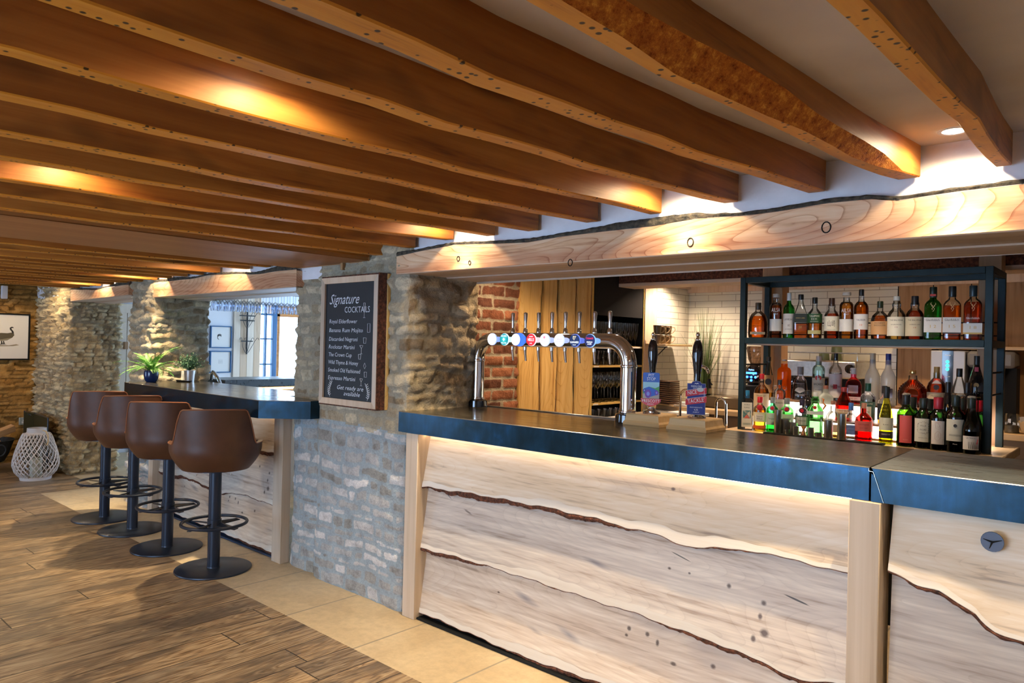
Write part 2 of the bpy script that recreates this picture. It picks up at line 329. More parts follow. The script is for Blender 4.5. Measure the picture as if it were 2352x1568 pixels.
def flag_mat():
    s = NT('buff_flagstone'); X = s.xyz()
    u = s.math('DIVIDE', s.math('ADD', X[0], 2.93), .61); fr = s.math('FRACT', u); e = s.math('MULTIPLY', s.math('MINIMUM', fr, s.math('SUBTRACT', 1.0, fr)), .61)
    n1 = s.noise(s.vec(), 2.2, 5, .6, .5); n2 = s.noise(s.vec(), 20, 5, .7)
    c = s.ramp(n1, [(.3, (.50, .38, .23)), (.55, (.62, .49, .31)), (.75, (.68, .56, .38))])
    c = s.mix(.5, c, s.ramp(n2, [(.35, .75), (.6, 1.08)]), 'MULTIPLY')
    c = s.mix(s.ramp(s.noise(s.vec(1, 1, 1, loc=(3, 1, 0)), 1.4, 5), [(.6, 0.0), (.72, .5)]), c, (.42, .27, .10))
    c = s.mix(s.ramp(e, [(.003, 1.0), (.0055, 0.0)]), c, (.27, .24, .19))
    s.P(Base_Color=c, Roughness=.42, Specular_IOR_Level=.35).bump(s.math('SUBTRACT', s.math('MULTIPLY', n2, .3), s.ramp(e, [(.003, 1.0), (.006, 0.0)])), .2, .004); return s.m
m_flag = flag_mat()
# patinated zinc worktops
def zinc(name, c0, c1, rough, metal):
    s = NT(name); n1 = s.noise(s.vec(.5, 1, 1), 3.5, 5, .6, .6); n2 = s.noise(s.vec(.15, 1.4, 1), 30, 4, .6); sc = s.noise(s.vec(.35, 1.6, 1, loc=(1, 2, 0)), 9, 3, .75, 2.0)
    c = s.ramp(n1, [(.3, c0), (.7, c1)]); c = s.mix(s.ramp(sc, [(.66, 0.0), (.71, .5)]), c, (.5, .5, .48))
    s.P(Base_Color=c, Metallic=metal, Roughness=s.ramp(n2, [(.3, rough*.75), (.7, rough*1.5)]), Specular_IOR_Level=.6).bump(n2, .06, .002); return s.m
m_zinc = zinc('zinc_top', (.085, .075, .055), (.16, .145, .11), .17, .8)
m_zinc_b = zinc('zinc_top_blue', (.17, .20, .22), (.25, .28, .30), .30, .75)
s = NT('zinc_fascia'); _n = s.noise(s.vec(1.2, 1, 1), 6, 5, .6, .4); _n2 = s.noise(s.vec(9, 1, .4), 6, 4)
s.P(Base_Color=s.mix(.5, s.ramp(_n, [(.3, (.004, .016, .020)), (.58, (.008, .040, .075)), (.8, (.010, .085, .21))]), s.ramp(_n2, [(.3, .6), (.7, 1.3)]), 'MULTIPLY'), Metallic=.7, Roughness=.26, Specular_IOR_Level=.6); m_fascia = s.m  # blue of reflected daylight is tinted into the metal colour
m_zincedge = plain('zinc_arris', (.55, .55, .5), .25, .9)
# leather, metals, plastics
s = NT('brown_leather'); _n = s.noise(s.vec(), 160, 3); _n2 = s.noise(s.vec(), 5, 4)
s.P(Base_Color=s.ramp(_n2, [(.3, (.055, .020, .009)), (.7, (.105, .040, .017))]), Roughness=.42, Specular_IOR_Level=.45).bump(_n, .18, .001); m_leather = s.m
m_piping = plain('leather_piping', (.27, .10, .042), .35)
m_black = plain('black_powder_coat', (.018, .026, .045), .34, .3, .5)
m_blackm = plain('matt_black', (.010, .011, .012), .7, 0, .15)
m_blackg = plain('gloss_black', (.006, .006, .008), .07, 0, .6, coat=.6)
m_chrome = plain('chrome', (.80, .80, .82), .07, 1.0)
m_steel = plain('brushed_steel', (.55, .54, .50), .28, 1.0, var=.2, bscale=40)
m_copper = plain('copper', (.70, .36, .20), .25, 1.0)
m_gold = plain('brass', (.72, .50, .20), .25, 1.0)
s = NT('blued_steel'); _n = s.noise(s.vec(), 7, 4); s.P(Base_Color=s.ramp(_n, [(.3, (.006, .018, .022)), (.7, (.012, .036, .048))]), Metallic=.0, Specular_IOR_Level=.25, Roughness=.5); m_rack = s.m
m_cast = plain('cast_iron', (.05, .055, .06), .6, .4, var=.4, bump=.3, bscale=30)
m_bluepaint = plain('blue_painted_frame', (.008, .10, .26), .35)
m_paper = plain('white_label_paper', (.78, .77, .74), .6)
m_print = plain('black_print', (.015, .015, .015), .6)
m_chalk = plain('chalk', (.70, .74, .76), .9)
m_board_black = plain('blackboard', (.008, .011, .014), .5, var=.3, bscale=5)
m_clear = glass('clear_glass', (.94, .96, .95), .75)
m_candle = plain('candle_wax', (.72, .68, .55), .6)
_mc = {}
def colour(c, rough=.5, metal=0.0):
    k = (tuple(c), rough, metal)
    if k not in _mc: _mc[k] = plain('paint_%02d' % len(_mc), c, rough, metal)
    return _mc[k]
_gc = {}
def gl(c, refl=.55, body=0.0, bodyc=(1, 1, 1)):
    k = (tuple(c), refl, body, bodyc)
    if k not in _gc: _gc[k] = glass('tinted_glass_%02d' % len(_gc), c, refl, .03, body, bodyc)
    return _gc[k]
# ------------------------------------------------------------------ rubble masonry
def vnoise(u, v, sc, seed):
    r = np.random.default_rng(seed).random((64, 64)); a = np.asarray(u)/sc; b = np.asarray(v)/sc
    i, j = np.floor(a).astype(int), np.floor(b).astype(int); fu, fv = a-i, b-j; fu = fu*fu*(3-2*fu); fv = fv*fv*(3-2*fv)
    g = lambda p, q: r[p % 64, q % 64]
    return (g(i, j)*(1-fu)+g(i+1, j)*fu)*(1-fv)+(g(i, j+1)*(1-fu)+g(i+1, j+1)*fu)*fv-.5
def masonry(name, path, z0, z1, mat, res=.014, seed=1, course=(.05, .10), length=(.12, .30), joint=.012, depth=.028, rough=.012, wob=.02, side=1, regular=False, split=None, parent=None, low_flush=None, corner=.05):
    P = [np.array(p, float) for p in path]; seg = [np.linalg.norm(P[i+1]-P[i]) for i in range(len(P)-1)]; L = sum(seg)
    nu = max(2, int(L/res)); nv = max(2, int((z1-z0)/res)); us = np.linspace(0, L, nu); zs = np.linspace(z0, z1, nv)
    base = np.zeros((nu, 2)); nor = np.zeros((nu, 2)); cum = np.concatenate([[0], np.cumsum(seg)])
    for k, u in enumerate(us):
        i = min(len(seg)-1, max(0, np.searchsorted(cum, u, side='right')-1)); t = (P[i+1]-P[i])/seg[i]
        base[k] = P[i]+t*(u-cum[i]); n = np.array([t[1], -t[0]])*side
        for j in (i, i+1):
            if 0 < j < len(seg):
                d = u-cum[j]
                if abs(d) < corner:
                    ta, tb = (P[j]-P[j-1])/seg[j-1], (P[j+1]-P[j])/seg[j]; w = .5+.5*d/corner
                    tt = ta*(1-w)+tb*w; n = np.array([tt[1], -tt[0]])*side; n /= np.linalg.norm(n)
                    base[k] -= n*corner*.35*(1-abs(d)/corner)
        nor[k] = n
    U, Z = np.meshgrid(us, zs); rg = np.random.default_rng(seed)
    Zw = Z+(0 if regular else wob*vnoise(U, Z, .25, seed+1)*1.6+wob*.5*vnoise(U, Z, .07, seed+2)); Uw = U+(.002 if regular else wob*.8)*vnoise(U, Z, .06, seed+3)
    bz = [z0-.1]
    while bz[-1] < z1+.15: bz.append(bz[-1]+rg.uniform(*course))
    bz = np.array(bz); ci = np.clip(np.searchsorted(bz, Zw, side='right')-1, 0, len(bz)-2); dz = np.minimum(Zw-bz[ci], bz[ci+1]-Zw)
    du = np.full(U.shape, 9.0); rn = np.zeros(U.shape)
    for c in range(len(bz)-1):
        m = ci == c
        if not m.any(): continue
        b = [-.3+rg.uniform(0, .15) if not regular else -.3+(c % 2)*length[0]/2]
        while b[-1] < L+.4: b.append(b[-1]+rg.uniform(*length))
        b = np.array(b); k = np.clip(np.searchsorted(b, Uw[m], side='right')-1, 0, len(b)-2)
        du[m] = np.minimum(Uw[m]-b[k], b[k+1]-Uw[m]); rn[m] = rg.random(len(b))[k]
    jit = joint*(1+1.3*vnoise(U, Z, .05, seed+4)+.8*vnoise(U, Z, .02, seed+9)); d = np.minimum(dz, du)-jit*.5
    st = np.clip(d/(joint*.9), 0, 1); st = st*st*(3-2*st)
    fl = 1.0
    if low_flush is not None: fl = np.clip((Z-low_flush)/.25, .35, 1)
    h = st*depth*(.35+.65*rn)*fl + rough*fl*(1.6*vnoise(U, Z, .05, seed+5)+.9*vnoise(U, Z, .022, seed+6)) + .02*vnoise(U, Z, .5, seed+7)*(0 if regular else 1)
    X = base[None, :, 0]+nor[None, :, 0]*h; Y = base[None, :, 1]+nor[None, :, 1]*h
    co = np.stack([X, Y, Z+0*X], -1).reshape(-1, 3)
    idx = np.arange(nu*nv).reshape(nv, nu); q = np.stack([idx[:-1, :-1], idx[:-1, 1:], idx[1:, 1:], idx[1:, :-1]], -1).reshape(-1, 4)
    if side < 0: q = q[:, ::-1]
    me = bpy.data.meshes.new(name); me.from_pydata(co.tolist(), [], q.tolist())
    for an, av in (('st', st), ('rn', rn)):
        a = me.attributes.new(an, 'FLOAT', 'POINT'); a.data.foreach_set('value', av.ravel().astype(np.float32))
    me.polygons.foreach_set('use_smooth', [True]*len(me.polygons))
    mats = mat if isinstance(mat, list) else [mat]
    for m in mats: me.materials.append(m)
    if split is not None:
        zz = np.broadcast_to(Z, U.shape)[:-1, :-1].ravel()+.05*vnoise(U, Z, .1, 77)[:-1, :-1].ravel()
        me.polygons.foreach_set('material_index', (zz < split).astype(int).tolist())
    o = bpy.data.objects.new(name, me); COL.objects.link(o); o.parent = parent
    if not parent: o['kind'] = 'structure'
    return o
LIN = 1.87   # underside of the lintels
masonry('wall_pillar_main', [(-4.36, 3.25), (-4.36, 2.66), (-4.07, 2.66), (-4.03, 2.625), (-3.135, 2.62), (-3.15, 3.2), (-3.42, 3.22)], 0, 2.12, [m_stone, m_stone_low], .0125, 3, (.035, .10), (.07, .27), .017, .018, .013, .030, split=.98, low_flush=1.0)
masonry('wall_pillar_middle', [(-7.09, 3.2), (-7.09, 2.62), (-6.55, 2.62), (-6.55, 3.12), (-6.9, 3.14)], 0, 2.12, [m_stone, m_stone_low], .016, 12, (.03, .085), (.09, .30), .014, .030, .018, .034, split=.9)
masonry('wall_pillar_far', [(-10.0, 2.66), (-8.68, 2.62), (-8.68, 3.10), (-9.0, 3.12)], 0, 2.10, m_stone_far, .02, 21, (.03, .065), (.05, .12), .012, .050, .035, .02)
masonry('wall_left', [(-10.0, -3.0), (-10.0, 2.68)], 0, 2.09, m_stone_duck, .022, 31, (.022, .05), (.10, .32), .008, .030, .012, .022, side=1)
masonry('wall_brick_return', [(-3.4, 3.2), (-3.4, 3.86)], .9, 2.15, m_brick, .011, 41, (.0785, .079), (.225, .226), .013, .012, .010, regular=True)

# floor: boards, and flagstones along the bar
def flat(name, x0, x1, y0, y1, z, mat, th=.05, **k):
    bm = new(); add_box(bm, x0, x1, y0, y1, z-th, z); return struct(name, bm, mat, **k)
flat('floor_boards', -10.02, 2.6, -3.0, 2.15, 0, m_floor)
flat('floor_boards_corner', -10.02, -7.86, 2.15, 2.66, 0, m_floor)
flat('floor_flagstones', -7.86, 2.6, 2.15, 2.80, 0, m_flag)
flat('floor_flagstones_doorway', -10.02, -6.5, 2.66, 9.0, -.001, m_flag)
flat('floor_behind_bar', -6.5, 2.6, 2.80, 9.0, -.002, m_flag)

# ceiling that follows the old sagging joists
_wx = [-10, -6.5, -4.6, -3.4, -3.1, -2.8, -2.2, -1.2, -.35, 3]; _wz = [1.99, 1.995, 2.005, 2.005, 2.03, 2.047, 2.045, 2.064, 2.075, 2.078]
_mx = [-10, -4.5, -3.4, -2.6, -2.0, -1.55, -1.2, -.9, 3]; _mz = [1.985, 1.98, 1.985, 2.005, 2.022, 2.008, 2.0, 1.975, 1.985]
def zbot(x, y):
    a, b = float(np.interp(x, _wx, _wz)), float(np.interp(x, _mx, _mz)); t = min(1, max(0, (y-.9)/1.7))**1.5
    return b+(a-b)*t
bm = new(); add_grid(bm, lambda u, v: (-10.05+u*12.65, -3.05+v*5.75, (zbot(-10.05+u*12.65, -3.05+v*5.75)+.108) if -10.05+u*12.65 > -8.75 else 2.085), 90, 24)
struct('ceiling', bm, m_ceil)
flat('ceiling_bar', -3.7, 2.6, 2.66, 6.35, 2.22, m_ceil, .03)
flat('ceiling_back_room', -10.05, -3.7, 2.66, 9.0, 2.22, m_white, .03)
# plaster band above the lintels
bm = new()
def _pl(u, v):
    x = -10.0+u*12.6; z = 1.90+v*.40
    return (x, 2.645+.006*float(vnoise(x, z, .12, 5)), z)
add_grid(bm, _pl, 260, 14); struct('wall_plaster_band', bm, m_plaster)
# remaining walls of the rooms
def wallx(name, x, y0, y1, z0, z1, mat, th=.12, holes=()):
    bm = new(); ys = sorted({y0, y1, *[h[0] for h in holes], *[h[1] for h in holes]})
    for a, b in zip(ys, ys[1:]):
        h = [q for q in holes if q[0] <= a and q[1] >= b]
        if not h: add_box(bm, x-th, x, a, b, z0, z1)
        else:
            if h[0][2] > z0: add_box(bm, x-th, x, a, b, z0, h[0][2])
            if h[0][3] < z1: add_box(bm, x-th, x, a, b, h[0][3], z1)
    return struct(name, bm, mat)
def wally(name, y, x0, x1, z0, z1, mat, th=.12, holes=()):
    bm = new(); xs = sorted({x0, x1, *[h[0] for h in holes], *[h[1] for h in holes]})
    for a, b in zip(xs, xs[1:]):
        h = [q for q in holes if q[0] <= a and q[1] >= b]
        if not h: add_box(bm, a, b, y, y+th, z0, z1)
        else:
            if h[0][2] > z0: add_box(bm, a, b, y, y+th, z0, h[0][2])
            if h[0][3] < z1: add_box(bm, a, b, y, y+th, h[0][3], z1)
    return struct(name, bm, mat)
wallx('wall_back_room_side', -10.0, 2.68, 9.0, 0, 2.2, m_white, holes=[(5.515, 8.8, .35, 2.02)])
wally('wall_back_room_end', 9.0, -10.1, -3.6, 0, 2.2, m_white, holes=[(-9.6, -4.2, .5, 2.05)])  # unseen wall; wide opening added to light the back room
wallx('wall_bar_partition', -3.44, 3.2, 9.0, 0, 2.2, m_white, .2, holes=[(4.735, 5.5, .0, 2.2)])
wally('wall_room_rear', -3.12, -10.1, 2.6, 0, 2.3, m_plaster, holes=[(-9.7, -8.2, .2, 1.95), (-4.1, -1.0, .15, 1.95)])
wallx('wall_right', 2.72, -3.0, 6.4, 0, 2.3, m_plaster)
wally('wall_bar_back', 6.3, -3.44, -1.575, .0, 2.2, m_tile)
wally('wall_bar_back_clad', 6.3, -1.575, 2.6, .0, 2.2, m_clad)
# tiled return and oak strip on the side wall of the bar
bm = new(); add_box(bm, -3.44, -3.395, 5.70, 6.3, .9, 2.065); struct('wall_bar_tiled_side', bm, m_tile)
bm = new(); add_box(bm, -3.44, -3.385, 5.50, 5.70, .9, 2.1, .002); struct('trim_1', bm, m_frame_oak, 'oak strip beside the tiles')
bm = new(); add_box(bm, -3.44, 2.6, 6.262, 6.3, 2.035, 2.14, .003); struct('trim_2', bm, m_frame_oak, 'oak board above the back tiles')
bm = new(); add_box(bm, -3.44, -3.36, 5.5, 6.3, 2.068, 2.2, .003); struct('trim_3', bm, m_lintel2, 'oak board above the side tiles')
# cladding seams on the right part of the back wall
bm = new()
for k, x in enumerate((-1.575, -1.33, -1.08, -.93, -.62, -.5, -.2, .1, .4)): add_box(bm, x, x+.006, 6.294, 6.3, .95, 2.035)
struct('trim_4', bm, m_blackm, 'dark gaps between the cladding boards')

# ------------------------------------------------------------------ joists
JX = [(-.308, -.351, 'right end'), (-.600, -.668, ''), (-.890, -.950, ''), (-1.218, -1.276, ''), (-1.545, -1.60, ''), (-1.866, -1.93, ''), (-2.203, -2.270, ''), (-2.482, -2.54, ''), (-2.787, -2.85, ''), (-3.086, -3.145, ''), (-3.372, -3.43, '')]
far = [-4.62, -4.91, -5.359, -5.626, -5.918, -6.21, -6.512, -6.81, -7.12, -7.50, -7.846, -8.16, -8.45]
def smooth01(t): t = min(1, max(0, t)); return t*t*(3-2*t)
def joist(x0, x1, k, label, group):
    rg = random.Random(k*7+3); ys = [-3.0+i*5.62/30 for i in range(31)]; n = len(ys)
    t = thing('ceiling_joist', label, 'ceiling joist', ((x0+x1)/2, 0, 0), 0, group); xc = (x0+x1)/2
    wob = [rg.uniform(-.004, .004) for _ in ys]; bmS, bmB = new(), new()
    ch = .0035
    vs, fs = [], []
    def bx(i, s):
        y = ys[i]; w = wob[i]
        if k == 0: return (x0 if s else x1)-.042*smooth01((y-1.7)/.9)-xc+w*.4
        return ((x0 if s else x1)+w*(.6 if k > 10 else 1))-xc
    for i in range(n):
        y = ys[i]; zb = zbot(xc, y)+wob[i]*.7; zt = zb+.14
        a, b = bx(i, 1), bx(i, 0)
        ins = 0 if k != 1 else (.030+.008*math.sin(y*6)+.004*math.sin(y*17))*(1-smooth01((y-2.15)/.2))
        vs += [(a, y, zt), (a, y, zb+ch+ins*1.35), (a-ch-ins, y, zb), (b+ch, y, zb), (b, y, zb+ch), (b, y, zt)]
    side, bot = [], []
    for i in range(n-1):
        o = i*6; p = o+6
        side += [(o, p, p+1, o+1), (o+4, p+4, p+5, o+5), (o+5, p+5, p, o)]
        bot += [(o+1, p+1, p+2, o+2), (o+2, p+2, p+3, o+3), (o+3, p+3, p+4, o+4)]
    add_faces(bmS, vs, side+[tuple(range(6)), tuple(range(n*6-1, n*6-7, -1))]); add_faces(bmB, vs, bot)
    for b in (bmS, bmB):
        loose = [v for v in b.verts if not v.link_faces]; bmesh.ops.delete(b, geom=loose, context='VERTS')
    sd = m_joist_side[k % 3]
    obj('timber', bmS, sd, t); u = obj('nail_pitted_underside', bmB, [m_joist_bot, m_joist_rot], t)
    if k == 1:
        for p in u.data.polygons:
            if p.index % 3 == 0: p.material_index = 1
        u['label'] = 'crumbling worm-eaten waney corner'
    return t
ORD = ['first', 'second', 'third', 'fourth', 'fifth', 'sixth', 'seventh', 'eighth', 'ninth', 'tenth', 'eleventh', 'twelfth', 'thirteenth']
for k, (a, b, _) in enumerate(JX):
    lab = ['short stub of orange ceiling joist at the top right corner beside the downlight', 'rough worm-eaten orange ceiling joist with a crumbling underside left of the downlight'][k] if k < 2 else '%s orange-brown ceiling joist to the left of the worm-eaten one, over the bar' % ORD[k-2]
    joist(a, b, k, lab, 'old pine joists over the main bar')
for k, a in enumerate(far):
    joist(a, a-.06, k+11, '%s dark ceiling joist beyond the wide cased beam, counting away from it' % ORD[k], 'old pine joists beyond the cased beam')
# wide boxed beam between the two runs of joists
t = thing('cased_beam', 'wide flat ceiling beam cased in smooth orange boards above the chalkboard', 'beam', (-3.9, 0, 0))
bm = new(); add_box(bm, .40, -.39, -3.0, 2.615, 1.978, 2.06, .004); obj('soffit_board', bm, m_beam_case, t)
bm = new(); add_box(bm, .405, .42, -3.0, 2.6, 1.995, 2.12, .002); obj('side_board', bm, m_joist_side[0], t)
bm = new(); add_box(bm, -.41, -.395, -3.0, 2.6, 1.995, 2.12, .002); obj('side_board', bm, m_joist_side[1], t)
# ------------------------------------------------------------------ lintels
def live(z, amp, x, seed): return z+amp*(math.sin(x*2.7+seed)+.6*math.sin(x*5.9+seed*2)+.25*math.sin(x*13+seed))
def lintel(label, x0, x1, zt, seed, depth_=.57, top=None, z0=LIN, zr=LIN):
    t = thing('lintel_beam', label, 'beam', ((x0+x1)/2, 2.6, 0)); xc = (x0+x1)/2; n = max(12, int((x1-x0)/.04))
    f = top or (lambda x: live(zt, .009, x, seed)); bm = new(); bs = new(); bk = new(); vs = []; fs = []
    for i in range(n+1):
        x = x0+(x1-x0)*i/n; z = f(x); s = (x-x0)/(x1-x0); zb = z0+(zr-z0)*s
        vs += [(x-xc, 0, zb+.004), (x-xc, .0, z-.004), (x-xc, .016, z), (x-xc, .03, z)]
    for i in range(n):
        o = i*4; fs += [(o, o+4, o+5, o+1), (o+1, o+5, o+6, o+2), (o+2, o+6, o+7, o+3)]
    add_faces(bm, vs, fs)
    add_box(bm, x0-xc, x0-xc+.001, .001, depth_, z0+.004, f(x0)-.01); add_box(bm, x1-xc-.001, x1-xc, .001, depth_, zr+.004, f(x1)-.01)
    obj('face', bm, m_lintel, t)
    def so(u, v):
        x = x0+(x1-x0)*u; zb = z0+(zr-z0)*u; yy = [0, .004, .155, .16, .30, .305, .55, .57][min(7, int(v*7+.5))]*depth_/.57; dz = [.004, 0, 0, .003, .003, -.003, -.003, .004][min(7, int(v*7+.5))]
        return (x-xc, yy, zb+dz)
    add_grid(bs, so, n+1, 8); add_box(bs, x0-xc, x1-xc, depth_-.002, depth_, LIN, 2.0); obj('soffit', bs, m_lintel2, t)
    vs, fs = [], []
    for i in range(n*2+1):
        x = x0+(x1-x0)*i/n/2; z = f(x); w = .011+.014*max(0, math.sin(x*3.3+seed)+.5*math.sin(x*7.7+seed))+.004*random.random()
        vs += [(x-xc, -.001, z-.002), (x-xc, -.004, z+w*.5), (x-xc, .004, z+w), (x-xc, .03, z+w*.9)]
    for i in range(n*2):
        o = i*4; fs += [(o, o+4, o+5, o+1), (o+1, o+5, o+6, o+2), (o+2, o+6, o+7, o+3)]
    add_faces(bk, vs, fs); obj('bark_edge', bk, m_barkdark, t)
    return t
def top_main(x): return float(np.interp(x, [-3.23, -3.0, -2.758, -2.486, -2.25, -2.049, -1.787, -1.573, -1.377, -1.197, -1.032, -.88, -.739, -.659, -.486, -.317, .2, .8, 2.6], [1.988, 2.006, 2.018, 2.003, 1.992, 2.003, 2.006, 2.006, 2.018, 2.008, 2.012, 2.022, 2.020, 2.004, 2.012, 2.014, 2.022, 2.005, 2.02]))
t = lintel('long pale live-edge lintel with round knots spanning the main bar opening', -3.226, 2.6, 2.01, 1, .57, top_main, 1.884, 1.862)
for (px, py, r) in ((1586, 556, .013), (1898, 522, .015), (1053, 594, .010), (1079, 603, .008), (1310, 603, .012)):
    p = at(px, py, y=2.6); bm = new(); add_tube(bm, [(p.x-t.location.x+r*math.cos(a), -.0012, p.z+r*1.25*math.sin(a)) for a in [2*PI*k/14 for k in range(14)]], .0022, 5, True); obj('knot_ring', bm, m_blackm, t)
lintel('pale timber lintel over the left bar opening with hanging glasses beyond', -6.53, -4.26, 1.975, 4, .5, None, 1.842, 1.85)
lintel('far pale timber lintel over the doorway at the left', -8.67, -7.09, 1.975, 7, .44, None, 1.858, 1.88)
for x, la in ((-4.262, 'rough end board closing the left lintel beside the pillar'), ):
    pass
# second, bark-edged beam inside the bar on two posts
t = thing('inner_beam', 'bark-edged rough beam inside the bar resting on two posts', 'beam', (-.4, 5.1, 0))
bm = new(); n = 90; vs = []; fs = []
for i in range(n+1):
    x = -3.0+6.0*i/n; z = 2.028+.012*math.sin(x*2.2)+.006*math.sin(x*7); vs += [(x, 0, z+.10), (x, 0, z+.012), (x, .004, z), (x, .22, z), (x, .22, z+.1)]
for i in range(n):
    o = i*5; fs += [(o+a, o+5+a, o+6+a, o+1+a) for a in range(4)]
add_faces(bm, vs, fs); obj('timber', bm, m_bark, t)
bm = new(); add_box(bm, -3.0, 3.0, -.004, .24, 2.005, 2.034, .003); obj('underside_board', bm, m_lintel2, t)
for (xa, xb, la) in ((-2.11, -1.965, 'square brown timber post behind the left end of the bottle rack'), (-.815, -.70, 'square brown timber post behind the right end of the bottle rack')):
    t = thing('timber_post', la, 'post', ((xa+xb)/2, 5.02, 0)); w = (xb-xa)/2
    bm = new(); add_box(bm, -w, w, -.06, .06, .94, 2.2, .004); obj('shaft', bm, m_backpost, t)
for k, (x, la) in enumerate(((-2.75, 'short ceiling joist over the cream tiles in the bar'), (-1.9, 'short ceiling joist over the bottle rack in the bar'))):
    bm = new(); add_box(bm, -.05, .05, -.5, .5, -.05, .05, .004); o = obj('bar_ceiling_joist', bm, m_joist_side[1], loc=(x, 5.78, 2.13)); tag(o, la, 'ceiling joist')

# ------------------------------------------------------------------ the two counters
CT, CB = 1.12, 1.0065
def slab(name, label, poly, mats, edge=None):
    t = thing(name, label, 'counter', (poly[0][0], poly[0][1], 0)); ox, oy = poly[0]
    pl = [(a-ox, b-oy) for a, b in poly]; bm = new()
    add_prism(bm, pl, CT-.0015, CT, 'xy'); obj('worktop', bm, mats[0], t)
    bm = new(); n = len(pl); vs = [(*p, CT-.0015) for p in pl]+[(*p, CB) for p in pl]
    add_faces(bm, vs, [(i, (i+1) % n, n+(i+1) % n, n+i) for i in range(n)]+[tuple(range(2*n-1, n-1, -1))]); obj('fascia', bm, mats[1], t, flatshade=True)
    if edge:
        bm = new(); pts = [Vector((*pl[i], CT-.0022)) for i in edge]; add_tube(bm, pts, .0022, 6); obj('worn_arris', bm, m_zincedge, t)
    return t
slab('bar_counter', 'long zinc-topped main bar counter carrying the beer tower and pump handles', [(-3.165, 2.592), (-.731, 2.618), (-.748, 3.27), (-3.165, 3.27)], (m_zinc, m_fascia), (0, 1, 2))
t2 = slab('bar_counter', 'right-hand zinc counter section beyond the mitred seam', [(-.724, 2.616), (2.6, 2.65), (2.6, 3.27), (-.742, 3.27)], (m_zinc_b, m_fascia), (0, 1))
bm = new(); add_prism(bm, [(-.007, CT-.002), (-.007, CT-.013), (.006, CT-.014), (.012, CT-.03), (.040, CB), (.001, CB), (.001, CT-.002)], .0, -.0022, 'xz'); obj('lapped_joint', bm, m_fascia, t2)
bm = new(); add_tube(bm, [(-.007, -.003, CT-.004), (-.007, -.003, CT-.013), (.006, -.003, CT-.014), (.012, -.003, CT-.03), (.040, -.003, CB)], .0011, 5); obj('joint_line', bm, m_zincedge, t2)
slab('bar_counter', 'dark left bar counter with a chamfered corner behind the four stools', [(-6.43, 2.345), (-4.208, 2.325), (-3.985, 2.555), (-3.985, 2.63), (-4.42, 2.66), (-4.42, 2.955), (-6.5, 2.955), (-6.5, 2.60), (-6.43, 2.60)], (m_zinc, m_fascia), (0, 1, 2))
tk = thing('bar_counter', 'far bar counter seen through the left opening under the hanging glasses', 'counter', (-6.4, 3.2, 0))
bm = new(); add_box(bm, -.5, .0, 0, 4.6, 1.05, CT, .002); obj('worktop', bm, m_zinc_b, tk)
bm = new(); add_box(bm, -.45, -.05, 0, 4.6, 0, 1.045, .002); obj('panel', bm, m_frame_oak, tk)
bm = new(); add_box(bm, -.05, -.042, .3, 4.4, 1.02, 1.035); obj('light_strip', bm, emis('warm_led_far', (1, .78, .5), 6), tk)

